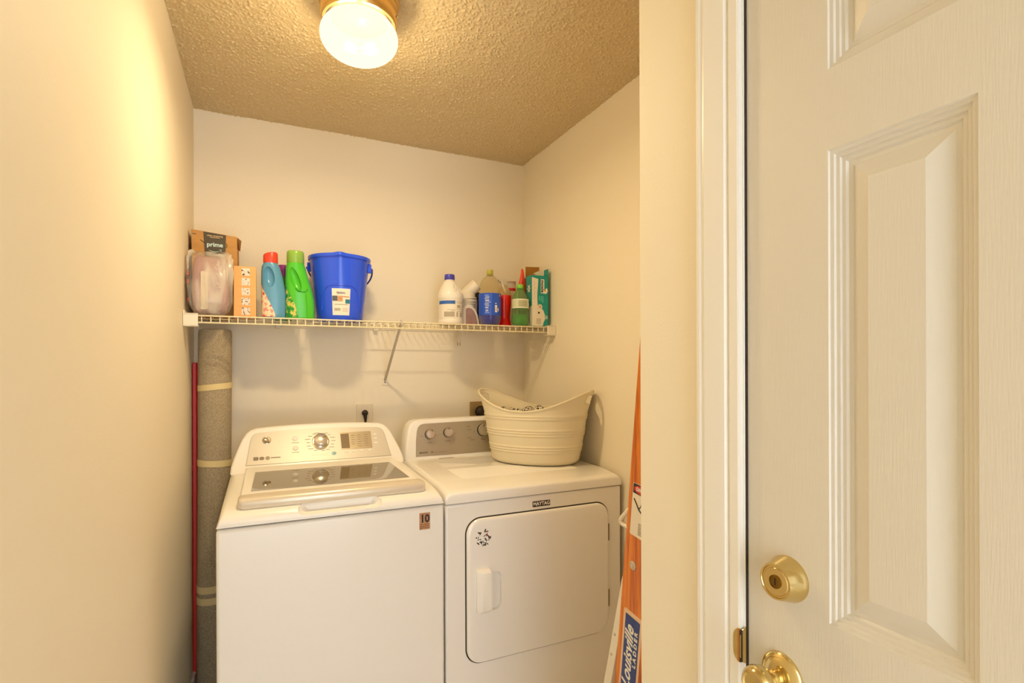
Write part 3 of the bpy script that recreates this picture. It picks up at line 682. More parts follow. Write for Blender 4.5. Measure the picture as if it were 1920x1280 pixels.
# ================================================================== CARPET ROLL, RED POLE
def carpet():
    bx, by = -0.194, 2.545; tx, ty = -0.181, 2.520; H = 1.512; R = 0.0615
    t = empty('carpet_roll', (bx, by, 0)); tag(t, 'tall rolled grey-beige carpet bound with tape standing beside the washer', 'carpet roll')
    def P(r, a, z):
        k = z/H; sq = 0.95
        return ((tx-bx)*k + r*math.cos(a), (ty-by)*k + r*sq*math.sin(a), z)
    m = bpy.data.materials.new('carpet_back'); m.use_nodes = True; nt = m.node_tree; b = nt.nodes['Principled BSDF']; b.inputs['Roughness'].default_value = 1.0
    b.inputs['Specular IOR Level'].default_value = 0.1
    tc = nt.nodes.new('ShaderNodeTexCoord')
    n1 = nt.nodes.new('ShaderNodeTexNoise'); n1.inputs['Scale'].default_value = 380; n1.inputs['Detail'].default_value = 3
    mp = nt.nodes.new('ShaderNodeMapping'); mp.inputs['Scale'].default_value = (0.8, 0.8, 0.8); nt.links.new(tc.outputs['Object'], mp.inputs[0]); nt.links.new(mp.outputs[0], n1.inputs[0])
    r = nt.nodes.new('ShaderNodeValToRGB'); r.color_ramp.elements[0].position = 0.36; r.color_ramp.elements[1].position = 0.64
    r.color_ramp.elements[0].color = lin('#96866C'); r.color_ramp.elements[1].color = lin('#C0B092')
    nt.links.new(n1.outputs['Fac'], r.inputs[0]); nt.links.new(r.outputs[0], b.inputs['Base Color'])
    bp = nt.nodes.new('ShaderNodeBump'); bp.inputs['Strength'].default_value = 0.6; bp.inputs['Distance'].default_value = 0.002
    nt.links.new(n1.outputs['Fac'], bp.inputs['Height']); nt.links.new(bp.outputs[0], b.inputs['Normal'])
    n = 44; rings = []
    for z, rr in ((0, R*0.97), (0.01, R), (0.35, R*1.01), (0.8, R), (1.2, R*1.0), (H - 0.02, R), (H - 0.005, R*0.985), (H, R*0.95)):
        rings.append([P(rr, 2*PI*i/n, z) for i in range(n)])
    # spiral end seen from above: recessed core
    rings.append([P(R*0.30, 2*PI*i/n, H) for i in range(n)]); rings.append([P(R*0.28, 2*PI*i/n, H - 0.05) for i in range(n)])
    MB().loft(rings).build('roll', m, t, smooth=50)
    sp = [P(R*(0.32 + 0.62*i/120), 2*PI*3.2*i/120, H + 0.0005) for i in range(121)]
    MB().tube(sp, 0.0012, 5).build('spiral_edge', mat('carpet_dark', '#5A4E3E', 1.0), t)
    tape = mat('masking_tape', '#E4CF97', 0.6, bump=(90, 0.2, 0.001))
    for zc, tilt, hh in ((1.278, 0.006, 0.012), (0.965, -0.004, 0.013), (0.452, 0.003, 0.014), (0.405, 0.002, 0.014)):
        rg = []
        for dz, rr in ((-hh, R*1.003), (-hh, R*1.03), (hh, R*1.03), (hh, R*1.003)):
            rg.append([P(rr, 2*PI*i/n, zc + dz + tilt*math.cos(2*PI*i/n)) for i in range(n)])
        rg.append(rg[0]); MB().loft(rg, caps=False).build('tape_band', tape, t, smooth=30)
    red = mat('red_plastic', '#E0281A', 0.4)
    q = empty('red_pole', (-0.2595, 2.615, 0)); tag(q, 'tall red plastic pole in the corner behind the carpet roll', 'pole')
    MB().box(-0.012, 0.004, -0.030, 0.030, 0.0, 1.378).build('pole_board', red, q, bevel=0.003)
    MB().box(0.004, 0.012, -0.020, 0.012, 0.0, 1.374).build('pole_ridge', red, q, bevel=0.002)
carpet()

# ================================================================== WIRE SHELF
SZ = 1.5580     # top of the deck wires
def shelf():
    t = empty('wire_shelf', (0, 2.50, SZ)); tag(t, 'cream vinyl-coated wire shelf along the back wall', 'shelf')
    y0, y1 = 2.332 - 2.50, 2.668 - 2.50
    xa, xb = XL + 0.014, XR - 0.014
    r = 0.0021
    # one bent wire: along the deck, then down the front lip
    w0 = MB().tube([(0, y1, -r), (0, y0 + 0.004, -r), (0, y0, -r - 0.003), (0, y0, -0.031)], r, 6)
    first = w0.build('wire', M['wire'], t, smooth=60)
    n = 51; step = (xb - xa - 0.03) / (n - 1); first.location = (xa + 0.015, 0, 0)
    for i in range(1, n):
        c = first.copy(); COL.objects.link(c); c.parent = t; c.location = (xa + 0.015 + i*step, 0, 0)
    for y, z, rr in ((y0 - 0.0025, -0.0045, 0.0030), (y0 - 0.0015, -0.0305, 0.0030), (y0 + 0.12, -0.0060, 0.0026), (y0 + 0.22, -0.0060, 0.0026), (y1, -0.0065, 0.0028)):
        MB().tube([(xa, y, z), (xb, y, z)], rr, 8).build('rail', M['wire'], t, smooth=60)
    # end brackets
    for x0, x1, s in ((XL + 0.0008, XL + 0.050, 1), (XR - 0.048, XR - 0.0008, -1)):
        yf = 2.312 - 2.50
        b = MB().box(x0 + 0.0004, x1 - 0.0004, yf, yf + 0.006, -0.0430, 0.0012)
        wx = x0 if s == 1 else x1
        b.box(min(wx, wx + s*0.006), max(wx, wx + s*0.006), yf + 0.0030, yf + 0.10, -0.0405, 0.014)
        b.box(x0 + 0.0002, x1 - 0.0002, yf + 0.0012, yf + 0.045, -0.046, -0.0415)
        b.box(x0, x1, yf - 0.003, yf + 0.03, 0.0, 0.003)
        b.build('end_bracket', M['bracket'], t, smooth=0, bevel=0.0012, segs=2)
    # diagonal brace
    px = 0.5500
    A = Vector((px, 2.329 - 2.50, -0.004)); B = Vector((px - 0.002, YB - 0.006 - 2.50, 1.292 - SZ))
    d = (B - A).normalized(); nrm = Vector((1, 0, 0)); up = d.cross(nrm)
    br = MB(); rings = []
    for p in (A, B):
        rings.append([tuple(p + nrm*sx*0.0055 + up*sy*0.0035) for sx, sy in ((-1,-1),(1,-1),(1,1),(-1,1))])
    brace = br.loft(rings).build('brace', M['brace'], t, smooth=0, bevel=0.001, segs=2)
    MB().tube([(px, 2.329 - 2.50 + 0.012, -0.020), (px, 2.329-2.50 - 0.008, -0.012), (px, 2.329-2.50 - 0.008, 0.0), (px, 2.329-2.50 + 0.004, 0.004)], 0.0045, 8).build('brace_hook', M['brace'], brace)
    fl = MB().prism(rrect(px - 0.017, px + 0.013, 1.268 - SZ, 1.306 - SZ, 0.004, 3), lambda a, b: (a, YB - 2.50 - 0.0005, b), lambda a, b: (a, YB - 2.50 - 0.005, b)).build('brace_foot', M['bracket'], brace, smooth=0, bevel=0.001)
    MB().lathe([(0, 0), (0.004, 0), (0.004, 0.002), (0.002, 0.003), (0, 0.003)], 14, M=FR(px - 0.002, YB - 2.50 - 0.0052, 1.283 - SZ), caps=False).build('screw', M['greyprint'], brace)
    for x in (0.06, 0.50, 0.98):
        MB().box(x - 0.010, x + 0.010, 2.655 - 2.50, YB - 2.50 - 0.0003, -0.022, -0.004).build('wall_clip', M['bracket'], t, smooth=0, bevel=0.002)
shelf()
DK = SZ + 0.0004    # where things on the shelf stand

# ================================================================== THINGS ON THE SHELF
card = mat('cardboard', '#CB9A5E', 0.85, spec=0.15, vary=(9, '#BD8C52', (1, 1, 3)), bump=(30, 0.1, 0.002))
cardd = mat('cardboard_inside', '#8E6230', 0.9, spec=0.1)

def parcel():
    x0, x1, yf, yb, h = -0.262, -0.0945, 2.475, 2.655, 0.350
    cx = (x0+x1)/2
    t = empty('parcel_box', (cx, (yf+yb)/2, DK)); tag(t, 'brown cardboard parcel box with dark printed band behind the plastic bag', 'cardboard box')
    hw = (x1-x0)/2; hd = (yb-yf)/2
    MB().loft([[(-hw+0.006, -hd, 0), (hw, -hd, 0), (hw, hd, 0), (-hw+0.006, hd, 0)], [(-hw, -hd, h+0.004), (hw-0.004, -hd, h-0.012), (hw-0.004, hd, h-0.012), (-hw, hd, h+0.004)]]).build('carton', card, t, smooth=0, bevel=0.0015)
    MB().loft([[(hw-0.003, -hd+0.002, h-0.014), (hw+0.012, -hd+0.004, h-0.026), (hw+0.006, -hd+0.05, h-0.06), (hw-0.003, -hd+0.06, h-0.05)], [(hw-0.003, -hd+0.004, h-0.016), (hw+0.012, -hd+0.006, h-0.028), (hw+0.006, -hd+0.052, h-0.062), (hw-0.003, -hd+0.062, h-0.052)]]).build('torn_flap', card, t, smooth=0)
    F = FR(0, -hd - 0.0002, 0)
    bandm = mat('tape_print', '#4C4228', 0.45)
    b = plate([(-0.033, 0.20), (0.036, 0.20), (0.040, h-0.0095), (-0.041, h-0.0015)], F, 0.0008).build('printed_tape', bandm, t, smooth=0)
    text('lettering', 'prime', 0.0245, mat('print_cyan', '#CFE6E2', 0.5), b, FR(0.0, -hd-0.0012, 0.2975), bold=0.0006)
    text('lettering', 'video streaming', 0.0088, mat('print_tan', '#D9B98C', 0.5), b, FR(0.0, -hd-0.0014, 0.3335) @ Matrix.Rotation(-0.03, 4, 'Z'), bold=0.0002)
    plate(rrect(-0.018, 0.018, -0.001, 0.001, 0.0004, 1), FR(0, -hd-0.001, 0.3265) @ Matrix.Rotation(-0.03, 4, 'Z'), 0.0003).build('print_line', bpy.data.materials['print_tan'], b, smooth=0)
    sm = [tuple(F @ Vector((-0.022 + 0.044*i/16, 0.2755 - 0.0075*math.sin(PI*i/16), 0.0012))) for i in range(17)]
    MB().tube(sm, 0.0013, 6, rs=[0.0006 + 0.0012*math.sin(PI*min(1, i/14)) for i in range(17)]).build('smile_arrow', bpy.data.materials['print_cyan'], b)
    MB().tube([tuple(F @ Vector(p)) for p in ((0.0155, 0.2785, 0.0012), (0.0235, 0.2790, 0.0012), (0.0215, 0.2715, 0.0012))], 0.0010, 6).build('arrow_head', bpy.data.materials['print_cyan'], b)
    MB().tube([tuple(F @ Vector(p)) for p in ((-0.052, 0.315, 0.0006), (-0.040, 0.305, 0.0006), (-0.033, 0.302, 0.0006))], 0.0014, 6).build('print_swoosh', bandm, t)
    MB().tube([tuple(F @ Vector((0.038 + 0.006*math.sin(a), 0.298 + 0.008*math.cos(a), 0.0006))) for a in [PI*i/10 for i in range(11)]], 0.0011, 6).build('print_swoosh', bandm, t)
    plate(rrect(-0.080, -0.066, 0.3345, 0.3375, 0.0005, 1), F, 0.0005).build('print_mark', bandm, t, smooth=0)
parcel()

def bag():
    cx, cy = -0.1885, 2.388
    t = empty('plastic_bag', (cx, cy, DK + 0.001)); tag(t, 'clear crinkled plastic bag with mauve contents leaning at the left wall', 'plastic bag')
    n, K = 72, 40; rng = random.Random(3)
    ph = [rng.uniform(0, 6.28) for _ in range(12)]
    prof = [(0.0, 0.42, 0.36), (0.006, 0.60, 0.60), (0.02, 0.78, 0.82), (0.05, 0.92, 1.0), (0.10, 1.0, 1.02), (0.16, 1.0, 0.92), (0.20, 0.985, 0.74), (0.225, 0.97, 0.52), (0.240, 0.93, 0.30), (0.247, 0.88, 0.12)]
    def surf(a, u, shrink=0.0):
        k = u*(len(prof)-1); i = min(int(k), len(prof)-2); f = k - i
        z = prof[i][0] + (prof[i+1][0]-prof[i][0])*f; sw = prof[i][1] + (prof[i+1][1]-prof[i][1])*f; sd = prof[i][2] + (prof[i+1][2]-prof[i][2])*f
        c, s = math.cos(a), math.sin(a); e = 0.62
        x = 0.0775*sw*math.copysign(abs(c)**e, c); y = 0.062*sd*math.copysign(abs(s)**e, s)
        wr = 0.0022*math.sin(9*a + 5*u + ph[0]) + 0.0018*math.sin(15*a - 9*u + ph[1]) + 0.0015*math.sin(23*a + 17*u + ph[2])*1.0 + 0.0018*math.sin(4*a + 30*u + ph[3])
        fold = 0.0035*max(0, math.sin(5*a + 2.2*u + 0.6))**6
        q = wr*1.0 + fold*1.4 - shrink
        z += 0.004*math.sin(3*a + ph[4])*u + 0.005*max(0, u-0.85)/0.15*math.sin(7*a + ph[5])
        return (x + q*c, y + q*s, max(z, 0.0006))
    def skin(sh): return MB().loft([[surf(2*PI*i/n, k/K, sh) for i in range(n)] for k in range(K+1)])
    pm = bpy.data.materials.new('bag_plastic'); pm.use_nodes = True; nt = pm.node_tree; b = nt.nodes['Principled BSDF']; out = nt.nodes['Material Output']
    b.inputs['Base Color'].default_value = lin('#F0E8D8'); b.inputs['Roughness'].default_value = 0.22
    tr = nt.nodes.new('ShaderNodeBsdfTransparent'); mx = nt.nodes.new('ShaderNodeMixShader')
    tc = nt.nodes.new('ShaderNodeTexCoord'); mp = nt.nodes.new('ShaderNodeMapping'); mp.inputs['Scale'].default_value = (1.0, 1.0, 0.30); mp.inputs['Rotation'].default_value = (0, 0.25, 0)
    nz = nt.nodes.new('ShaderNodeTexNoise'); nz.inputs['Scale'].default_value = 15; nz.inputs['Detail'].default_value = 1.5; nz.inputs['Distortion'].default_value = 0.6
    rp = nt.nodes.new('ShaderNodeValToRGB'); rp.color_ramp.elements[0].position = 0.42; rp.color_ramp.elements[1].position = 0.66
    rp.color_ramp.elements[0].color = (0.14, 0.14, 0.14, 1); rp.color_ramp.elements[1].color = (0.62, 0.62, 0.62, 1)
    nt.links.new(tc.outputs['Object'], mp.inputs[0]); nt.links.new(mp.outputs[0], nz.inputs[0]); nt.links.new(nz.outputs['Fac'], rp.inputs[0]); nt.links.new(rp.outputs[0], mx.inputs[0])
    nt.links.new(tr.outputs[0], mx.inputs[1]); nt.links.new(b.outputs[0], mx.inputs[2]); nt.links.new(mx.outputs[0], out.inputs[0])
    skin(0).build('bag_film', pm, t, smooth=50)
    inn = MB()
    secs = [(0.006, 0.040, 0.024), (0.014, 0.052, 0.036), (0.05, 0.062, 0.046), (0.12, 0.064, 0.047), (0.19, 0.060, 0.036), (0.222, 0.054, 0.020), (0.230, 0.045, 0.010)]
    rings = []
    for z, a, bq in secs: rings.append([(x + 0.004, y, z) for x, y in rrect(-a, a, -bq, bq, min(a, bq)*0.5, 5)])
    inn.loft(rings).build('contents', mat('mauve_packet', '#B48A86', 0.5, vary=(14, '#A87C7A')), t, smooth=60)
    plate(rrect(-0.012, 0.012, 0.02, 0.165, 0.004, 3), FR(-0.016, -0.0480, 0), 0.001).build('paper_strip', mat('paper_cream', '#E6D8BE', 0.7), t, smooth=0)
    for z in (0.052, 0.118, 0.150):
        MB().box(-0.0735, -0.0685, -0.030, -0.010, z, z + (0.012 if z < 0.11 else 0.016)).build('red_print', mat('bag_red', '#B8352C', 0.5) if z < 0.06 else bpy.data.materials['bag_red'], t, smooth=0)
    pr = mat('bag_print', '#F4EBDD', 0.5)
    for z in (0.182, 0.148, 0.112):
        P3 = [(0.020, z - 0.007), (0.040, z - 0.009), (0.029, z + 0.010)]
        MB().tube([(x, -0.0685 + 0.10*max(0, z-0.13)**1.0*0.25, zz) for x, zz in P3], 0.0010, 5, closed=True).build('recycling_mark', pr, t)
bag()

def small_carton():
    x0, x1, yf, yb, h = -0.1075, -0.0270, 2.392, 2.475, 0.2045
    t = empty('tall_carton', ((x0+x1)/2, (yf+yb)/2, DK)); tag(t, 'tall peach carton printed with a column of five small pictures', 'carton')
    hw, hd = (x1-x0)/2, (yb-yf)/2
    MB().box(-hw, hw, -hd, hd, 0, h).build('carton', mat('peach_card', '#EDB271', 0.6, spec=0.3), t, smooth=0, bevel=0.0015)
    pic = ramp_mat('small_picture', 'noise', [(0.0, '#5A4A44'), (0.40, '#E7D9CB'), (0.62, '#EFE4D8'), (0.68, '#8A6A58')], 0.6, 120)
    ln = mat('peach_line', '#D89A58', 0.6)
    for i in range(5):
        z = 0.010 + i*0.0395
        plate(rrect(-0.012, 0.018, z - 0.0005, z + 0.029, 0.0005, 1), FR(0, -hd - 0.0002, 0), 0.0005).build('picture', pic, t, smooth=0)
        plate(rrect(-hw + 0.012, hw - 0.010, z - 0.006, z - 0.0052, 0.0002, 1), FR(0, -hd - 0.0002, 0), 0.0003).build('print_line', ln, t, smooth=0)
small_carton()

def softener(name, label, x, y, body_c, cap_c, S, secs, cap, lab_m, dimple, ridge=None, cap_clear=False, rot=0.0):
    t = empty(name, (x, y, DK), rot); tag(t, label, 'bottle')
    B = Body(smooth_secs(secs, 4))
    bm = mat(name + '_plastic', body_c, 0.26, spec=0.5)
    o = B.mb(44).build('bottle_body', bm, t, smooth=50)
    if dimple: cut(o, [dimple])
    lab = B.patch(*lab_m[:4], off=0.0006, nz=16, nt=14).build('label', lab_m[4], t, smooth=60, fix=True)
    cap.build('cap', cap_c, t, smooth=40)
    return t, B, bm

def blob(c, r, rot=(0, 0, 0), n=24):
    m = MB(); rings = []
    for k in range(1, 14):
        a = PI*k/14; rings.append([(r[0]*math.sin(a)*math.cos(2*PI*i/n), r[1]*math.sin(a)*math.sin(2*PI*i/n), -r[2]*math.cos(a)) for i in range(n)])
    m.loft(rings); from mathutils import Euler
    return m.xf(Matrix.Translation(c) @ Euler(rot).to_matrix().to_4x4())

def bottles_left():
    # blue softener bottle with red cap
    secs = [(0.0, 0.0, 0.041, 0.026, 0.75), (0.006, 0.0, 0.0455, 0.030, 0.75), (0.06, 0.001, 0.0470, 0.032, 0.75), (0.11, 0.000, 0.0462, 0.032, 0.78), (0.15, -0.004, 0.0430, 0.031, 0.82), (0.19, -0.008, 0.0385, 0.029, 0.86), (0.215, -0.0105, 0.0335, 0.0275, 0.92), (0.224, -0.011, 0.0290, 0.0265, 0.98), (0.230, -0.011, 0.0250, 0.025, 1.0), (0.236, -0.011, 0.0245, 0.0245, 1.0)]
    capm = mat('red_cap', '#E8472F', 0.35)
    cap = MB(); n = 36
    rg = [[(-0.011 + r*math.cos(2*PI*i/n), 0.92*r*math.sin(2*PI*i/n), z + (0.007*math.sin(2*PI*i/n*1 + 2.4) if top else 0)) for i in range(n)] for r, z, top in ((0.0275, 0.2285, 0), (0.0282, 0.231, 0), (0.0280, 0.262, 1), (0.0262, 0.266, 1), (0.020, 0.262, 1), (0.006, 0.256, 0))]
    cap.loft(rg)
    labm = ramp_mat('softener_label', 'noise', [(0.0, '#C8302C'), (0.38, '#E79A86'), (0.46, '#F0DDBB'), (0.60, '#E8CFA6'), (0.66, '#D0463A')], 0.45, 38, detail=3)
    dm = blob((-0.018, -0.034, 0.170), (0.0215, 0.024, 0.044), (0, -0.14, 0))
    softener('softener_bottle', 'light blue softener bottle with red cap beside the peach carton', 0.0385, 2.418, '#5E9CC0', capm, 1, secs, cap, (0.006, 0.135, lambda z: PI*1.0, lambda z: PI*(1.52 - 0.42*(z/0.135)**2), labm), dm)
    # green detergent bottle
    secs = [(0.0, 0.0, 0.050, 0.030, 0.75), (0.006, 0.0, 0.0560, 0.035, 0.75), (0.06, 0.000, 0.0565, 0.037, 0.75), (0.11, -0.003, 0.0535, 0.037, 0.78), (0.15, -0.009, 0.0480, 0.036, 0.82), (0.19, -0.014, 0.0420, 0.034, 0.86), (0.215, -0.0170, 0.0385, 0.033, 0.92), (0.226, -0.018, 0.0360, 0.033, 0.98), (0.232, -0.018, 0.0340, 0.0325, 1.0), (0.238, -0.018, 0.033, 0.032, 1.0)]
    n = 40; cap = MB()
    rg = [[(-0.018 + r*math.cos(2*PI*i/n), 0.96*r*math.sin(2*PI*i/n), z) for i in range(n)] for r, z in ((0.0330, 0.233), (0.0345, 0.235), (0.0340, 0.272), (0.0335, 0.281), (0.0310, 0.285), (0.010, 0.286))]
    cap.loft(rg)
    capc = mat('green_cap', '#9BCB52', 0.22, trans=0.2)
    labm = ramp_mat('detergent_label', 'noise', [(0.0, '#1E8F3C'), (0.44, '#64B43A'), (0.52, '#D6C45A'), (0.60, '#E4D77A'), (0.66, '#3FA046')], 0.45, 60, detail=4)
    dm = blob((-0.022, -0.041, 0.164), (0.0195, 0.025, 0.058), (0, -0.34, 0))
    t, B, bm = softener('detergent_bottle', 'bright green detergent bottle with green cap beside the blue bucket', 0.1405, 2.4150, '#4FC42E', capc, 1, secs, cap, (0.006, 0.145, lambda z: PI*1.0, lambda z: PI*(1.47 - 0.40*(z/0.145)**2), labm), dm)
    MB().tube([B.pt(1.56*PI + 0.12*PI*math.sin(k/10*PI*1.0)*0.0 + (k-5)*0.075, 0.112 + 0.014*((k-5)/5)**2, 0.0) for k in range(11)], 0.0026, 6).build('grip_line', mat('grip_green', '#2C9A20', 0.35), t)
    MB().tube([B.pt(1.60*PI, 0.012 + k*0.09/8, 0.0002) for k in range(9)], 0.0009, 5).build('mould_seam', bpy.data.materials['grip_green'], t)
    MB().lathe([(0.0, 0.0), (0.020, 0.0), (0.016, 0.010), (0.020, 0.018), (0.012, 0.026), (0, 0.026)], 20, c=(-0.018, 0, 0.2385), caps=False).build('pour_spout', mat('spout_green', '#3FAE24', 0.35), t)
    # small bottle with purple cap behind both
    u = empty('green_bottle', (0.0795, 2.545, DK)); tag(u, 'green bottle with purple cap behind the two larger bottles', 'bottle')
    MB().lathe([(0.0, 0), (0.032, 0), (0.034, 0.006), (0.034, 0.15), (0.028, 0.178), (0.018, 0.190), (0.018, 0.196), (0, 0.196)], 28, caps=False).build('bottle_body', mat('dark_green_plastic', '#3FA03A', 0.3), u)
    MB().lathe([(0.0, 0.196), (0.0200, 0.196), (0.0205, 0.199), (0.0235, 0.243), (0.0215, 0.246), (0, 0.246)], 28, caps=False).build('cap', mat('purple_cap', '#9A2E86', 0.35), u)
bottles_left()

def bucket():
    t = empty('bucket', (0.3095, 2.481, DK)); tag(t, 'blue plastic bucket with white paper label on the shelf', 'bucket')
    blue = mat('bucket_plastic', '#2B5AF6', 0.20, spec=0.55)
    N = 72; H = 0.282
    def ring(r, z, sp=0.0):
        out = []
        for i in range(N):
            a = 2*PI*i/N; d = (a + 0.5*PI + 0.12 + PI) % (2*PI) - PI      # pouring lip faces the room, slightly left
            b = sp*math.exp(-(d/0.16)**2)
            out.append(((r + b)*math.cos(a), (r + b)*math.sin(a), z + b*0.35))
        return out
    rings = [ring(0.094, 0.0), ring(0.0975, 0.003), ring(0.1005, 0.03), ring(0.115, 0.16), ring(0.1265, 0.262, 0.004), ring(0.1275, 0.268, 0.006), ring(0.1325, 0.268, 0.008), ring(0.1340, 0.274, 0.010), ring(0.1335, H, 0.011), ring(0.1300, H + 0.001, 0.010), ring(0.1270, H - 0.002, 0.008), ring(0.1245, 0.262, 0.004), ring(0.113, 0.16), ring(0.0985, 0.03), ring(0.090, 0.005)]
    o = MB().loft(rings).build('bucket_body', blue, t, smooth=50)
    def R(z): return 0.1006 + (z - 0.03)*(0.0145/0.13)
    # arched moulding on the front
    arch = []
    for i in range(41):
        s = i/40; a = -PI/2 - 0.08 + (s - 0.5)*2*0.86
        z = 0.045 + 0.105*(1 - abs(2*s - 1)**5.0)
        arch.append(((R(z) + 0.0009)*math.cos(a), (R(z) + 0.0009)*math.sin(a), z))
    MB().tube(arch, 0.0022, 6).build('arch_moulding', blue, t)
    # ears and bail
    hm = mat('bucket_handle', '#2A36A8', 0.35)
    tilt = math.radians(-14)
    for s in (-1, 1):
        m = MB().box(s*0.129 - 0.008, s*0.129 + 0.008, -0.011, 0.011, 0.222, 0.262)
        e = m.build('ear', blue, t, smooth=0, bevel=0.004); e.rotation_euler = (0, 0, tilt)
    bail = []
    for i in range(33):
        a = PI*i/32; c, s = math.cos(a), math.sin(a)
        # hangs down behind the bucket
        bail.append((0.1395*c if abs(c) > 0.0 else 0, 0.140*s**0.8*0.98 + 0.0, 0.240 - 0.085*s))
    b = MB().tube(bail, 0.0040, 8).build('bail_handle', hm, t, smooth=60); b.rotation_euler = (0, 0, tilt)
    # paper label with its print
    def lab(name, z0, z1, a0, a1, m, off, par):
        vs, fs = [], []; nz, nt_ = 6, 8
        for k in range(nz+1):
            z = z0 + (z1-z0)*k/nz
            for i in range(nt_+1):
                a = a0 + (a1-a0)*i/nt_; vs.append(((R(z)+off)*math.cos(a), (R(z)+off)*math.sin(a), z))
        for k in range(nz):
            for i in range(nt_): q = k*(nt_+1)+i; fs.append((q, q+1, q+nt_+2, q+nt_+1))
        return MB().add(vs, fs).build(name, m, par, smooth=60)
    c0 = -PI/2 - 0.075
    L = lab('paper_label', 0.022, 0.135, c0 - 0.345, c0 + 0.345, mat('label_paper', '#EFE6D6', 0.5), 0.0008, t)
    lab('label_print', 0.082, 0.104, c0 - 0.335, c0 - 0.14, mat('label_slate', '#5A6268', 0.5), 0.0012, L)
    lab('label_print', 0.080, 0.104, c0 - 0.14, c0 + 0.06, mat('label_tan', '#D8A878', 0.5, vary=(80, '#C98E5C')), 0.0012, L)
    lab('label_print', 0.072, 0.090, c0 + 0.16, c0 + 0.340, mat('label_teal', '#2F7F8C', 0.5), 0.0012, L)
    lab('label_print', 0.098, 0.103, c0 + 0.06, c0 + 0.31, bpy.data.materials['label_tan'], 0.0012, L)
    lab('label_print', 0.0665, 0.0685, c0 - 0.26, c0 + 0.27, M['greyprint'], 0.0012, L)
    for i in range(8): lab('barcode_bar', 0.040, 0.052, c0 - 0.26 + i*0.030, c0 - 0.244 + i*0.030, M['greyprint'], 0.0012, L)
    for i in range(4): lab('label_line', 0.038 + i*0.0042, 0.0392 + i*0.0042, c0 + 0.06, c0 + 0.27, mat('label_faint', '#B9A58C', 0.5) if i == 0 else bpy.data.materials['label_faint'], 0.0012, L)
    scr = [(R(0.118)+0.0014) for _ in range(1)][0]
    pts = []
    for i in range(60):
        a = c0 - 0.17 + 0.32*i/59; z = 0.1165 + 0.0055*math.sin(i*0.75) * (1 - 0.4*i/59); pts.append((scr*math.cos(a), scr*math.sin(a), z))
    MB().tube(pts, 0.0007, 5).build('label_script', mat('label_ink', '#5C5470', 0.5), L)
bucket()

def bleach():
    t = empty('bleach_jug', (0.8115, 2.432, DK)); tag(t, 'white plastic jug with violet-blue cap and blue-striped label', 'jug')
    pl = mat('jug_plastic', '#F1E9DA', 0.32)
    secs = smooth_secs([(0.0, 0, 0.054, 0.054, 1), (0.005, 0, 0.0575, 0.0575, 1), (0.018, 0, 0.0585, 0.0585, 1), (0.022, 0, 0.0570, 0.0570, 1), (0.118, 0, 0.0570, 0.0570, 1), (0.122, 0, 0.0590, 0.0590, 1), (0.138, 0, 0.0590, 0.0590, 1), (0.152, -0.001, 0.056, 0.056, 1), (0.18, -0.003, 0.043, 0.043, 1), (0.204, -0.005, 0.0285, 0.0285, 1), (0.211, -0.005, 0.0215, 0.0215, 1), (0.220, -0.005, 0.0210, 0.0210, 1)], 3)
    B = Body(secs)
    o = B.mb(48).build('jug_body', pl, t, smooth=50)
    cut(o, [blob((0.008, -0.047, 0.172), (0.0085, 0.016, 0.030), (0.28, 0, 0)), blob((0.042, -0.036, 0.172), (0.0085, 0.016, 0.028), (0.24, 0, 0.7)), blob((0.05, 0.008, 0.172), (0.012, 0.010, 0.028))])
    MB().lathe([(0, 0.214), (0.0235, 0.214), (0.0245, 0.216), (0.0242, 0.236), (0.0225, 0.239), (0, 0.239)], 40, c=(-0.005, 0, 0), caps=False).build('cap', mat('violet_cap', '#4A44B4', 0.35), t)
    L = B.patch(0.026, 0.114, PI*1.0, PI*1.98, 0.0006, 4, 30).build('label', mat('jug_label', '#EEE4D2', 0.45), t, smooth=60)
    B.patch(0.094, 0.110, PI*1.03, PI*1.52, 0.0010, 2, 20).build('label_band', mat('label_blue', '#3568B4', 0.45), L, smooth=60)
    ln = mat('label_faint_print', '#B3A68F', 0.5)
    for z0, z1, a, b in ((0.034, 0.058, 1.22, 1.50), (0.066, 0.068, 1.30, 1.52), (0.061, 0.063, 1.40, 1.52), (0.034, 0.056, 1.55, 1.60), (0.034, 0.056, 1.66, 1.76), (0.060, 0.062, 1.55, 1.85), (0.070, 0.072, 1.55, 1.85), (0.076, 0.090, 1.57, 1.68), (0.078, 0.080, 1.72, 1.88), (0.086, 0.088, 1.72, 1.88), (0.098, 0.100, 1.56, 1.86), (0.104, 0.106, 1.56, 1.80)):
        B.patch(z0, z1, PI*a, PI*b, 0.0010, 1, 8).build('label_print', ln, L, smooth=60)
bleach()

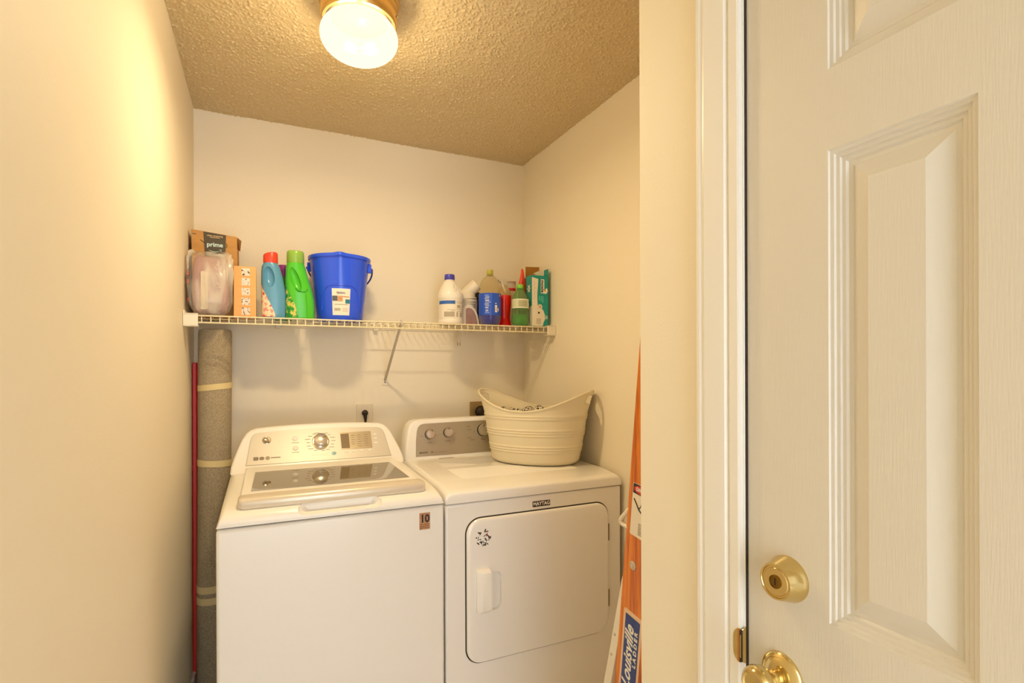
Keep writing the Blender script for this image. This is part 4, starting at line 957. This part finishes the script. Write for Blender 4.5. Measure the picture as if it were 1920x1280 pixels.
def steamer():
    # white hand appliance: arch base with mauve tank, wound cord, tilted drum head
    t = empty('hand_steamer', (0.9220, 2.4750, DK)); tag(t, 'white hand-held appliance with tilted drum head, mauve tank and wound cord', 'appliance')
    wm = mat('ivory_plastic', '#EADFCB', 0.4); cd = mat('ivory_cord', '#E4D8C2', 0.5)
    outer = [(-0.047, 0.0), (-0.047, 0.080), (-0.040, 0.094), (-0.022, 0.100), (0.000, 0.096), (0.018, 0.082), (0.030, 0.055), (0.037, 0.025), (0.040, 0.0)]
    MB().prism(outer, lambda a, b: (a, -0.040, b), lambda a, b: (a, 0.045, b)).build('base_shell', wm, t, smooth=30, bevel=0.004)
    inner = [(-0.033, 0.004), (-0.033, 0.076), (-0.028, 0.084), (-0.018, 0.086), (-0.002, 0.082), (0.010, 0.070), (0.020, 0.046), (0.026, 0.020), (0.028, 0.004)]
    MB().prism(inner, lambda a, b: (a, -0.0405, b), lambda a, b: (a, -0.0425, b)).build('tank', mat('mauve_tank', '#96716F', 0.25, vary=(30, '#A6837C')), t, smooth=0, bevel=0.001)
    MB().lathe([(0.034, 0.090), (0.036, 0.10), (0.035, 0.135), (0.038, 0.150), (0.030, 0.165), (0, 0.168)], 32, c=(-0.008, 0, 0), caps=False).build('neck', wm, t)
    pts = []
    for i in range(110):
        a = 2*PI*i/26; pts.append((-0.008 + (0.041 + 0.002*math.sin(i*0.7))*math.cos(a), (0.039)*math.sin(a), 0.104 + 0.034*i/110 + 0.004*math.sin(a*0.5 + 1)))
    # loose end runs to the back of the shelf and hangs below it
    end = [(0.0, 0.060, 0.12), (-0.01, 0.080, 0.06), (-0.014, 0.085, 0.012), (-0.0125, 0.0880, -0.012), (-0.013, 0.0950, -0.040), (-0.018, 0.105, -0.052)]
    def cr(P, sub=6):
        o = []
        for i in range(len(P)-1):
            p0, p1, p2, p3 = P[max(i-1,0)], P[i], P[i+1], P[min(i+2,len(P)-1)]
            for k in range(sub):
                u = k/sub; o.append(tuple(0.5*((2*b)+(-a+c)*u+(2*a-5*b+4*c-d)*u*u+(-a+3*b-3*c+d)*u**3) for a, b, c, d in zip(p0, p1, p2, p3)))
        return o + [P[-1]]
    MB().tube(pts + cr([pts[-1]] + end)[1:], 0.0034, 7).build('cord', cd, t, smooth=60)
    MB().loft([[(-0.018 + sx*w, 0.105 + sy*0.005, z) for sx, sy in ((-1,-1),(1,-1),(1,1),(-1,1))] for z, w in ((-0.050, 0.004), (-0.058, 0.009), (-0.072, 0.011), (-0.076, 0.010))]).build('plug', cd, t, smooth=30, bevel=0.002)
    for sx in (-1, 1): MB().box(-0.018 + sx*0.0065 - 0.0015, -0.018 + sx*0.0065 + 0.0015, 0.1045, 0.1055, -0.092, -0.0755).build('plug_pin', M['brassdark'], t, smooth=0)
    # drum head, axis up to the right
    ax = Matrix.Translation((0.002, 0.002, 0.176)) @ Vector((0.68, -0.36, 0.63)).to_track_quat('Z', 'Y').to_matrix().to_4x4()
    hd = MB().lathe([(0.0, -0.040), (0.018, -0.040), (0.026, -0.032), (0.0300, 0.0), (0.0310, 0.048), (0.0295, 0.049), (0.0285, 0.046), (0.0, 0.046)], 40, M=ax, caps=False).build('drum_head', wm, t)
    MB().lathe([(0.0285, 0.0462), (0.0285, 0.0470), (0.022, 0.0475), (0, 0.0470)], 36, M=ax, caps=False).build('head_grille', mat('grille_brown', '#8A6A55', 0.5), hd)
    plab(hd, 'tilted ivory drum with a brown open end')
steamer()

def right_bottles():
    clear = clear_mat('clear_pet', '#F4EDD8', 0.05)
    # bottle with black spray head hidden behind the blue one
    s = empty('spray_can', (0.9850, 2.5450, DK)); tag(s, 'white and navy bottle with black sprayer mostly hidden behind the blue bottle', 'spray bottle')
    bw = MB().lathe([(0, 0), (0.034, 0), (0.036, 0.004), (0.036, 0.125), (0.028, 0.140), (0.014, 0.147), (0, 0.147)], 32, caps=False).build('bottle_body', ramp_mat('navy_white', 'wave', [(0.0, '#23306E'), (0.42, '#ECE4D6')], 0.35, 9, (1, 0, 0), 0), s)
    hm = mat('black_sprayer', '#1B1614', 0.35)
    MB().box(-0.040, 0.022, -0.013, 0.013, 0.150, 0.180).build('spray_head', hm, s, smooth=0, bevel=0.006)
    MB().tube([(-0.026, 0, 0.158), (-0.036, 0, 0.145), (-0.034, 0, 0.128)], 0.0055, 8).build('trigger', hm, s)
    MB().lathe([(0.015, 0.140), (0.016, 0.152), (0, 0.152)], 20, caps=False).build('collar', hm, s)
    MB().lathe([(0.0, 0), (0.004, 0), (0.004, 0.002), (0, 0.002)], 12, M=FR(-0.030, -0.0131, 0.160), caps=False).build('sprayer_dot', M['whiteprint'], s)
    # two litre bottle, blue liquid and blue sleeve
    t = empty('blue_drink_bottle', (1.0000, 2.3960, DK)); tag(t, 'large clear bottle with yellow-green cap and wide blue label', 'bottle')
    prof = [(0.0, 0.004), (0.030, 0.001), (0.040, 0.0), (0.048, 0.010), (0.0535, 0.030), (0.0540, 0.150), (0.0520, 0.156), (0.0535, 0.162), (0.0525, 0.174), (0.0535, 0.180), (0.0500, 0.196), (0.0430, 0.214), (0.0320, 0.230), (0.0200, 0.240), (0.0145, 0.246), (0.0140, 0.254)]
    sh = MB().lathe(prof, 48, caps=False).build('bottle_shell', clear, t, smooth=60)
    liq = [(0.0, 0.006), (0.038, 0.003), (0.046, 0.012), (0.0515, 0.031), (0.0520, 0.148), (0.0, 0.148)]
    MB().lathe(liq, 48, caps=False).build('liquid', mat('blue_liquid', '#0C24D0', 0.15, spec=0.5), t, smooth=60)
    for i in range(5):
        a = 2*PI*i/5 + 0.35
        blob((0.028*math.cos(a), 0.028*math.sin(a), 0.020), (0.0195, 0.0195, 0.0195)).build('base_foot', bpy.data.materials['blue_liquid'], t, smooth=60)
    B = Body([(0.0, 0, 0.0545, 0.0545, 1), (0.2, 0, 0.0545, 0.0545, 1)])
    L = B.patch(0.046, 0.152, 0, 2*PI, 0.0, 2, 64).build('label', mat('drink_label', '#2458D2', 0.3), t, smooth=60)
    wp = M['whiteprint']
    c = 1.5*PI - 0.38
    B.patch(0.060, 0.094, c + 0.44 - 0.16 + 0.16, c + 0.44 + 0.22, 0.0006, 2, 8).build('barcode_panel', wp, L, smooth=60)
    for i in range(5): B.patch(0.066 + i*0.0045, 0.0680 + i*0.0045, c + 0.48, c + 0.63, 0.0010, 1, 6).build('barcode_bar', mat('barcode_red', '#C8895A', 0.5) if i == 0 else bpy.data.materials['barcode_red'], L, smooth=60)
    B.patch(0.100, 0.104, c + 0.46, c + 0.60, 0.0006, 1, 6).build('label_print', wp, L, smooth=60)
    B.patch(0.066, 0.080, c + 0.72, c + 0.84, 0.0006, 2, 6).build('seal_panel', mat('seal_cream', '#E9D3B0', 0.5), L, smooth=60)
    B.patch(0.137, 0.146, c + 0.93, c + 1.08, 0.0006, 2, 6).build('price_tag', mat('tag_yellow', '#E8B050', 0.5), L, smooth=60)
    rnd = random.Random(9)
    for i in range(11):
        z = 0.056 + i*0.0083; a0 = c - 0.52 + rnd.uniform(0, 0.12); a1 = c + rnd.uniform(-0.16, 0.06)
        B.patch(z, z + rnd.uniform(0.0026, 0.0048), a0, a1, 0.0006, 1, 8).build('label_print', wp if i % 2 else mat('label_print_blue', '#9FB4EC', 0.4) if i == 0 else (wp if i % 2 else bpy.data.materials['label_print_blue']), L, smooth=60)
    MB().lathe([(0.0150, 0.249), (0.0158, 0.251), (0.0155, 0.266), (0.0145, 0.270), (0, 0.2705)], 32, caps=False).build('cap', mat('yellow_cap', '#B7B03E', 0.4), t)
    MB().lathe([(0.0140, 0.2425), (0.0170, 0.2435), (0.0170, 0.2465), (0.0140, 0.2475)], 28, caps=False).build('neck_ring', bpy.data.materials['yellow_cap'], t)
    # red spray bottle
    q = empty('red_spray_bottle', (1.0965, 2.4450, DK)); tag(q, 'clear trigger spray bottle filled with bright red liquid', 'spray bottle')
    redl = mat('red_liquid', '#E3120F', 0.15, spec=0.6)
    MB().lathe([(0.0, 0.002), (0.036, 0.0), (0.0385, 0.004), (0.0375, 0.012), (0.0310, 0.030), (0.0290, 0.050), (0.0320, 0.080), (0.0355, 0.105), (0.0365, 0.125), (0.0370, 0.156), (0.0, 0.156)], 44, caps=False).build('liquid', redl, q, smooth=60)
    MB().lathe([(0.0375, 0.1555), (0.0360, 0.168), (0.0300, 0.185), (0.0190, 0.200), (0.0135, 0.206), (0.0135, 0.210)], 40, caps=False).build('bottle_shell', clear_mat('clear_yellow', '#EFE2B8', 0.22), q, smooth=60)
    hm = mat('frosted_sprayer', '#E9DFC6', 0.35, trans=0.3)
    hd = MB()
    hd.loft([[(x, y, z) for x, y in rrect(cx - w, cx + w, -0.0095, 0.0095, 0.004, 3)] for cx, w, z in ((0.004, 0.015, 0.204), (0.003, 0.014, 0.212), (-0.004, 0.018, 0.222), (-0.008, 0.024, 0.230), (-0.010, 0.024, 0.236), (-0.009, 0.020, 0.2395))])
    hd.build('sprayer_head', hm, q, smooth=40)
    MB().tube([(-0.014, -0.010, 0.226), (-0.016, -0.024, 0.205), (-0.010, -0.030, 0.180), (-0.006, -0.033, 0.165)], 0.0060, 8, rs=[0.007, 0.0065, 0.0055, 0.0045]).build('trigger', hm, q, smooth=60)
    MB().tube([(0.0, 0.0, 0.2), (0.0, 0, 0.158)], 0.003, 8).build('dip_tube', hm, q)
    # small clear bottle with red mark behind
    p = empty('clear_bottle', (1.1760, 2.5300, DK)); tag(p, 'clear bottle with a red mark standing behind the green bottle', 'bottle')
    MB().lathe([(0.0, 0.0), (0.026, 0), (0.028, 0.004), (0.028, 0.215), (0.025, 0.222), (0.025, 0.242)], 32, caps=False).build('bottle_shell', clear_mat('clear_pale', '#EFE8DC', 0.30), p, smooth=60)
    MB().lathe([(0.0, 0.242), (0.0262, 0.2415), (0.0262, 0.2435), (0.0, 0.2445)], 32, caps=False).build('cap', mat('rose_rim', '#C9A08E', 0.4), p, smooth=40)
    BB = Body([(0, 0, 0.0285, 0.0285, 1), (0.3, 0, 0.0285, 0.0285, 1)])
    BB.patch(0.193, 0.208, PI*1.18, PI*1.66, 0.0004, 2, 12).build('red_mark', mat('red_print', '#D2231E', 0.4), p, smooth=60)
    # green bottle
    g = empty('green_drink_bottle', (1.1540, 2.3770, DK)); tag(g, 'small clear bottle half full of green liquid with a lime cap', 'bottle')
    shell = [(0.0, 0.003), (0.026, 0.001), (0.034, 0.0), (0.0420, 0.012), (0.0435, 0.026), (0.0400, 0.044), (0.0385, 0.060), (0.0400, 0.084), (0.0420, 0.090), (0.0425, 0.128), (0.0405, 0.136), (0.0330, 0.154), (0.0220, 0.172), (0.0150, 0.182), (0.0135, 0.186), (0.0135, 0.192)]
    MB().lathe(shell, 44, caps=False).build('bottle_shell', clear_mat('clear_green', '#B9DFA0', 0.18), g, smooth=60)
    gl = [(r*0.965, z + 0.001) for r, z in shell if z < 0.05] + [(0.0375, 0.056), (0.0, 0.056)]
    MB().lathe(gl, 44, caps=False).build('liquid', mat('green_liquid', '#0E8A22', 0.15, spec=0.6, vary=(45, '#2FB23A')), g, smooth=60)
    B = Body([(0.0, 0, 0.0432, 0.0432, 1), (0.2, 0, 0.0432, 0.0432, 1)])
    L = B.patch(0.086, 0.131, 0, 2*PI, 0, 2, 56).build('label', mat('pale_label', '#D9DDB4', 0.35), g, smooth=60)
    B.patch(0.086, 0.090, PI, 2*PI, 0.0006, 1, 30).build('label_edge', M['whiteprint'], L, smooth=60)
    B.patch(0.127, 0.131, PI, 2*PI, 0.0006, 1, 30).build('label_edge', M['whiteprint'], L, smooth=60)
    for i in range(5): B.patch(0.095 + i*0.006, 0.0975 + i*0.006, PI*1.30, PI*1.62, 0.0006, 1, 12).build('label_print', M['greyprint'], L, smooth=60)
    B.patch(0.098, 0.112, PI*1.70, PI*1.86, 0.0006, 1, 6).build('label_print', M['whiteprint'], L, smooth=60)
    MB().lathe([(0.0145, 0.186), (0.0160, 0.188), (0.0157, 0.203), (0.0147, 0.206), (0, 0.2065)], 28, caps=False).build('cap', mat('lime_cap', '#7CD03C', 0.35), g)
    MB().lathe([(0.0140, 0.179), (0.0165, 0.180), (0.0165, 0.184), (0.0140, 0.185)], 28, caps=False).build('neck_ring', mat('neck_green', '#2F8A2A', 0.35), g)
    # slim bottle with red-orange nozzle
    r = empty('nozzle_bottle', (1.2060, 2.4600, DK)); tag(r, 'slim amber bottle with pointed red-orange nozzle behind the green bottle', 'bottle')
    MB().lathe([(0, 0), (0.018, 0), (0.0195, 0.004), (0.0195, 0.185), (0.015, 0.205), (0.011, 0.212), (0, 0.212)], 28, caps=False).build('bottle_body', mat('amber_plastic', '#B8702A', 0.3), r)
    rm = mat('nozzle_red', '#EE4A26', 0.4)
    rg = []
    for z, cx, a, b in ((0.210, -0.002, 0.0165, 0.013), (0.230, -0.001, 0.0160, 0.012), (0.255, 0.001, 0.0120, 0.010), (0.280, 0.002, 0.0080, 0.0075), (0.296, 0.001, 0.0060, 0.006), (0.302, 0.000, 0.0035, 0.004)):
        rg.append([(cx + x, y, z) for x, y in rrect(-a, a, -b, b, min(a, b)*0.8, 4)])
    nz = MB().loft(rg).build('nozzle', rm, r, smooth=40)
    MB().tube([(-0.010, -0.012, 0.216), (-0.006, -0.0125, 0.240), (-0.0015, -0.011, 0.268)], 0.0035, 6, rs=[0.004, 0.003, 0.0015]).build('nozzle_rib', mat('nozzle_dark_red', '#C8281C', 0.4), nz)
right_bottles()

def teal_box():
    x0, x1, yf, yb, h = 1.2055, 1.2990, 2.350, 2.412, 0.266
    cx = (x0+x1)/2
    t = empty('teal_carton', (cx, (yf+yb)/2, DK)); tag(t, 'teal and white printed carton with open top at the right end', 'carton')
    hw, hd = (x1-x0)/2, (yb-yf)/2
    teal = mat('teal_card', '#12938A', 0.45); wc = mat('white_card', '#E9DFC9', 0.55)
    MB().box(-hw, hw, -hd, hd, 0, h - 0.012).build('carton', teal, t, smooth=0, bevel=0.001)
    MB().prism([(hw-0.0022, h-0.014), (hw, h-0.014), (hw, h+0.024), (hw-0.0022, h+0.024)], lambda a, b: (a, -hd, b), lambda a, b: (a, hd-0.02, b)).build('side_flap', teal, t, smooth=0)
    MB().prism([(-hw*0.55, h-0.014), (hw-0.004, h-0.014), (hw-0.004, h+0.022), (hw*0.55, h+0.023), (-0.010, h+0.006), (hw*0.30, h+0.004), (-hw*0.5, h-0.004)], lambda a, b: (a, hd-0.003, b), lambda a, b: (a, hd-0.001, b)).build('torn_flap', wc, t, smooth=0)
    F = FR(0, -hd - 0.0002, 0)
    # wavy white margin, white blob, barcode, photo circle
    wav = [(-hw + 0.001, 0.002)] + [(-0.0135 + 0.003*math.sin(i*0.55), 0.002 + i*(h-0.032)/14) for i in range(15)] + [(-hw + 0.001, h-0.022)]
    plate(wav, F, 0.0005).build('white_margin', wc, t, smooth=0)
    blobp = [(-0.020, 0.002), (0.014, 0.002), (0.018, 0.020), (0.027, 0.036), (0.026, 0.058), (0.018, 0.080), (0.004, 0.092), (-0.010, 0.090), (-0.020, 0.086)]
    plate(blobp, F, 0.0006).build('white_shape', wc, t, smooth=0)
    circ = lambda x, z, r, n=20: [(x + r*math.cos(2*PI*i/n), z + r*math.sin(2*PI*i/n)) for i in range(n)]
    plate(circ(-0.001, 0.098, 0.0125), F, 0.0007).build('photo_disc', wc, t, smooth=0)
    plate(circ(-0.001, 0.098, 0.0075), F, 0.0009).build('photo_disc', mat('disc_tan', '#C9A88C', 0.5), t, smooth=0)
    for i in range(4): plate(rrect(-0.022, 0.004, 0.014 + i*0.007, 0.0165 + i*0.007, 0.0002, 1), F, 0.0009).build('barcode_bar', M['greyprint'], t, smooth=0)
    plate(circ(-0.008, 0.068, 0.0055, 7), F, 0.0009).build('pictogram', M['blackprint'], t, smooth=0)
    plate(circ(0.034, 0.046, 0.0095), F, 0.0006).build('photo_disc', mat('disc_pale', '#9CC4B4', 0.5), t, smooth=0)
    # name plate reading downwards and flower
    pl = plate(rrect(0.0035, 0.0230, 0.166, 0.236, 0.002, 2), F, 0.0007).build('name_plate', M['whiteprint'], t, smooth=0)
    MT = F @ Matrix.Translation((0.0128, 0.201, 0.0009)) @ Matrix.Rotation(-PI/2, 4, 'Z')
    text('lettering', 'moxie', 0.0250, M['blackprint'], pl, MT, bold=0.0007)
    for i in range(7):
        a = math.radians(40 - i*32); m2 = MT.copy()
        pt = [(0.0265 + (0.006 + 0.012*s)*math.cos(a) - w*math.sin(a), 0.180 + (0.006 + 0.012*s)*math.sin(a) + w*math.cos(a)) for s, w in ((0, -0.002), (0.7, -0.0032), (1, 0), (0.7, 0.0032), (0, 0.002))]
        pt = [(min(x, hw - 0.001), z) for x, z in pt]
        plate(pt, F, 0.0010).build('petal', M['whiteprint'], t, smooth=0)
    plate(circ(0.0265, 0.180, 0.0055, 16), F, 0.0013).build('flower_centre', mat('flower_gold', '#E0A93C', 0.5), t, smooth=0)
    for i, x in enumerate((-0.007, 0.004, 0.013)):
        plate(rrect(x, x + 0.005, 0.130 - 0.006*i, 0.152, 0.001, 1), F, 0.0006).build('print_line', mat('teal_light', '#5FBFB0', 0.5) if i == 0 else bpy.data.materials['teal_light'], t, smooth=0)
    for i in range(9):
        plate(circ(-0.034 + 0.004*(i % 2), 0.222 - i*0.0105, 0.0026, 6), F, 0.0009).build('margin_mark', mat('margin_tan', '#C8A98A', 0.5) if i == 0 else bpy.data.materials['margin_tan'], t, smooth=0)
    # left side print
    SM = frame((-hw - 0.0002, 0, 0), (0, -1, 0), (0, 0, 1))
    plate(rrect(-hd + 0.001, hd - 0.001, 0.002, 0.10, 0.001, 1), SM, 0.0004).build('side_panel_print', wc, t, smooth=0)
    for i in range(6):
        a = 2*PI*i/6; plate([(0.000 + (0.004 + 0.013*s)*math.cos(a) - w*math.sin(a), 0.190 + (0.004 + 0.017*s)*math.sin(a) + w*math.cos(a)) for s, w in ((0, -0.002), (0.7, -0.004), (1, 0), (0.7, 0.004), (0, 0.002))], SM, 0.0006).build('petal', M['whiteprint'], t, smooth=0)
    # brown carton behind
    bx = empty('brown_carton', (1.2785, 2.5125, DK)); tag(bx, 'plain brown cardboard carton behind the teal carton in the corner', 'cardboard box')
    oc = mat('ochre_card', '#A9762A', 0.8)
    MB().box(-0.0405, 0.0395, -0.030, 0.030, 0, 0.262).build('carton', oc, bx, smooth=0, bevel=0.001)
    MB().prism([(-0.0405, 0.26), (0.0385, 0.26), (0.0385, 0.286), (0.0385, 0.3235), (-0.0405, 0.3195)], lambda a, b: (a, -0.030, b), lambda a, b: (a, -0.0275, b)).build('standing_flap', oc, bx, smooth=0)
teal_box()

# ================================================================== WALL OUTLETS
def outlets():
    t = empty('wall_outlet', (0.449, YB, 1.120)); tag(t, 'cream wall outlet plate with black plug above the washer', 'outlet')
    pm = mat('outlet_plate', '#EADCC0', 0.35)
    MB().prism(rrect(-0.040, 0.040, -0.062, 0.056, 0.004, 3), lambda a, b: (a, -0.0003, b), lambda a, b: (a*0.95, -0.006, b*0.96)).build('cover_plate', pm, t, smooth=30)
    for z in (0.018, -0.036):
        MB().prism(rrect(-0.016, 0.016, z - 0.014, z + 0.014, 0.010, 6), lambda a, b: (a, -0.006, b), lambda a, b: (a, -0.0075, b)).build('socket', pm, t, smooth=0)
    MB().lathe([(0, 0), (0.003, 0), (0.003, 0.001), (0, 0.001)], 12, M=FR(0, -0.0062, -0.009), caps=False).build('screw', M['greyprint'], t)
    bk = mat('black_rubber', '#231A14', 0.45)
    p = empty('power_plug', (0.449, YB - 0.008, 1.134)); tag(p, 'black power plug and cord in the outlet above the washer', 'plug')
    MB().lathe([(0.0145, 0), (0.0150, 0.006), (0.0130, 0.015), (0.0070, 0.020), (0.0, 0.021)], 24, M=FR(0, 0, 0), caps=False).build('plug_body', bk, p)
    MB().tube([(0, -0.010, -0.004), (0.0, -0.014, -0.018), (0.001, -0.014, -0.034), (0.0, -0.012, -0.060), (0.0, -0.014, -0.12), (-0.02, -0.020, -0.5)], 0.005, 8, rs=[0.010, 0.008, 0.0055, 0.004, 0.004, 0.004]).build('cord', bk, p, smooth=60)
    q = empty('dryer_outlet', (1.044, YB, 1.120)); tag(q, 'recessed steel dryer outlet box behind the dryer panel', 'outlet')
    sm = mat('galvanised', '#B79F74', 0.35, metal=0.7)
    MB().prism(rrect(-0.046, 0.046, -0.06, 0.052, 0.004, 3), lambda a, b: (a, -0.0003, b), lambda a, b: (a, -0.004, b)).build('box_plate', sm, q, smooth=0, bevel=0.001)
    MB().lathe([(0, 0), (0.030, 0), (0.031, 0.004), (0.029, 0.007), (0.022, 0.008), (0, 0.008)], 36, M=FR(0.014, -0.004, -0.002), caps=False).build('socket_face', bk, q)
    d = empty('dryer_plug', (1.058, YB - 0.0125, 1.116)); tag(d, 'round black dryer plug in the steel outlet box', 'plug')
    MB().lathe([(0.027, 0), (0.028, 0.010), (0.024, 0.013), (0.024, 0.016), (0.026, 0.019), (0.025, 0.030), (0.018, 0.038), (0, 0.040)], 36, M=FR(0, 0, 0), caps=False).build('plug_body', bk, d)
    MB().tube([(0, -0.030, -0.006), (0.004, -0.036, -0.03), (0.006, -0.032, -0.09), (0.0, -0.03, -0.4)], 0.009, 8).build('cord', bk, d, smooth=60)
outlets()

# ================================================================== STEPLADDER (leaning on the return wall behind the door wall)
def ladder():
    t = empty('stepladder', (0.85, 1.236, 0)); tag(t, 'orange wooden stepladder with blue label leaning behind the door wall', 'ladder')
    wm = bpy.data.materials.new('ladder_wood'); wm.use_nodes = True; nt = wm.node_tree; b = nt.nodes['Principled BSDF']; b.inputs['Roughness'].default_value = 0.4
    tc = nt.nodes.new('ShaderNodeTexCoord'); mp = nt.nodes.new('ShaderNodeMapping'); mp.inputs['Scale'].default_value = (1, 1, 0.07); mp.inputs['Rotation'].default_value = (-0.12, 0, 0)
    n = nt.nodes.new('ShaderNodeTexNoise'); n.inputs['Scale'].default_value = 55; n.inputs['Detail'].default_value = 3; n.inputs['Distortion'].default_value = 0.4
    r = nt.nodes.new('ShaderNodeValToRGB'); r.color_ramp.elements[0].position = 0.38; r.color_ramp.elements[1].position = 0.58
    r.color_ramp.elements[0].color = lin('#B8560C'); r.color_ramp.elements[1].color = lin('#E88820')
    nt.links.new(tc.outputs['Object'], mp.inputs[0]); nt.links.new(mp.outputs[0], n.inputs[0]); nt.links.new(n.outputs['Fac'], r.inputs[0]); nt.links.new(r.outputs[0], b.inputs['Base Color'])
    sl = 0.12; k = math.sqrt(1 + sl*sl)
    a = Vector((0, -sl, 1)) / k; w = Vector((0, -1, -sl)) / k
    X = lambda x, s, tt: tuple(Vector((x, 0, 0)) + a*s + w*tt)
    def bar(x0, x1, s0, s1, t0, t1, name, m, par=t, bev=0.002):
        return MB().loft([[X(x0, s0, t0), X(x1, s0, t0), X(x1, s0, t1), X(x0, s0, t1)], [X(x0, s1, t0), X(x1, s1, t0), X(x1, s1, t1), X(x0, s1, t1)]]).build(name, m, par, smooth=0, bevel=bev)
    W = 0.44
    L = 1.72
    left = bar(0.0, 0.024, 0.03, L, 0.013, 0.096, 'front_rail', wm)
    bar(W - 0.024, W, 0.03, L, 0.013, 0.096, 'front_rail', wm)
    for x0 in (0.004, W - 0.024): bar(x0, x0 + 0.020, 0.03, L - 0.06, -0.008, 0.012, 'rear_rail', wm)
    for i in range(5):
        s = 0.28 + i*0.29
        MB().loft([[X(0.024, s, 0.018), X(W - 0.024, s, 0.018), X(W - 0.024, s + 0.010, 0.094), X(0.024, s + 0.010, 0.094)], [X(0.024, s + 0.02, 0.016), X(W - 0.024, s + 0.02, 0.016), X(W - 0.024, s + 0.03, 0.092), X(0.024, s + 0.03, 0.092)]]).build('step', wm, t, smooth=0, bevel=0.002)
    bar(-0.012, W + 0.012, L, L + 0.022, -0.015, 0.110, 'top_cap', wm)
    # white painted swing leg, splayed a little further out
    wp = mat('ladder_white', '#EFE6D3', 0.4)
    MB().loft([[(x, y, z) for x, y in ((0.006, 0.128), (0.026, 0.128), (0.026, 0.098), (0.006, 0.098))] for z in (0.0,)] + [[(x, y, 0.80) for x, y in ((0.006, -0.083), (0.026, -0.083), (0.026, -0.113), (0.006, -0.113))]]).build('swing_leg', wp, t, smooth=0, bevel=0.002)
    for z in (0.632, 0.572):
        yy = 0.128 - 0.211*z/0.80
        MB().lathe([(0, 0), (0.004, 0), (0.003, 0.002), (0, 0.002)], 12, M=frame((0.006, yy - 0.012, z), (0, -1, 0), (0, 0, 1)), caps=False).build('rivet', M['brace'], t)
    # white bracket of the pail shelf
    MB().tube([(0.012, -0.124, 0.998), (0.008, -0.104, 0.976), (0.004, -0.087, 0.957), (0.004, -0.0815, 0.9495), (0.004, -0.0825, 0.9425), (0.006, -0.090, 0.9385), (0.012, -0.117, 0.933)], 0.0062, 8).build('shelf_bracket', wp, t, smooth=60)
    # bolt, warning label, name label
    SM = lambda s, tt, h=0.0: frame(tuple(Vector((-0.0002 - h, 0, 0)) + a*s + w*tt), tuple(a), tuple(-w))
    MB().lathe([(0, 0), (0.0115, 0), (0.0115, 0.0015), (0.0085, 0.0028), (0.0075, 0.0018), (0.004, 0.0018), (0.003, 0.004), (0, 0.004)], 28, M=SM(0.858, 0.026 + 0.010), caps=False).build('bolt', M['brace'], t)
    def lp(s0, s1, t0, t1, m, h, name, par, rad=0.003):
        return plate(rrect(s0, s1, -t1, -t0, rad, 4), frame((-0.0002, 0, 0), tuple(a), tuple(-w)), 0.0005, h).build(name, m, par, smooth=0)
    paper = mat('label_white', '#EFE4D0', 0.45)
    wl = lp(0.935, 1.070, 0.014, 0.090, paper, 0.0, 'warning_label', left)
    plab(wl, 'white warning label with red oval on black')
    lp(1.044, 1.069, 0.016, 0.088, M['blackprint'], 0.0005, 'label_header', wl, 0.001)
    rd = mat('danger_red', '#D8402C', 0.45)
    plate([(1.0565 + 0.0105*math.cos(q), -0.050 + 0.030*math.sin(q)) for q in [2*PI*i/28 for i in range(28)]], frame((-0.0002, 0, 0), tuple(a), tuple(-w)), 0.0004, 0.0010).build('red_oval', rd, wl, smooth=0)
    text('lettering', 'DANGER', 0.013, M['whiteprint'], wl, frame(tuple(Vector((-0.0018, 0, 0)) + a*1.0565 + w*0.050), tuple(w), tuple(a)), sx=0.8, bold=0.0003)
    # warning figure: bent strokes
    FF = lambda s, tt: tuple(Vector((-0.0010, 0, 0)) + a*s + w*tt)
    MB().tube([FF(1.030, 0.022), FF(1.018, 0.034), FF(1.008, 0.042), FF(0.998, 0.058)], 0.0018, 6).build('warning_drawing', M['blackprint'], wl)
    MB().tube([FF(1.030, 0.052), FF(1.018, 0.050), FF(1.008, 0.042)], 0.0012, 6).build('warning_drawing', M['blackprint'], wl)
    MB().tube([FF(1.026, 0.070), FF(1.014, 0.056), FF(1.010, 0.068)], 0.0012, 6).build('warning_drawing', M['blackprint'], wl)
    for i in range(7): lp(0.944 + i*0.0045, 0.9458 + i*0.0045, 0.045, 0.085 - 0.006*(i % 3), M['greyprint'], 0.0005, 'print_line', wl, 0.0003)
    pk = mat('label_peach', '#EFC9A2', 0.45); nb = mat('label_navy', '#2B3F86', 0.4)
    nl = lp(0.470, 0.7370, 0.014, 0.0885, pk, 0.0, 'name_label', left, 0.008)
    plab(nl, 'blue and peach maker label with white script')
    lp(0.478, 0.7250, 0.0225, 0.0800, nb, 0.0005, 'blue_field', nl, 0.002)
    text('lettering', 'Louisville', 0.046, M['whiteprint'], nl, SM(0.6150, 0.0440, 0.0011), shear=0.35, bold=0.0010, sx=0.98)
    text('lettering', 'L A D D E R', 0.0165, M['whiteprint'], nl, SM(0.6480, 0.0695, 0.0011), bold=0.0006, sx=1.12)
ladder()
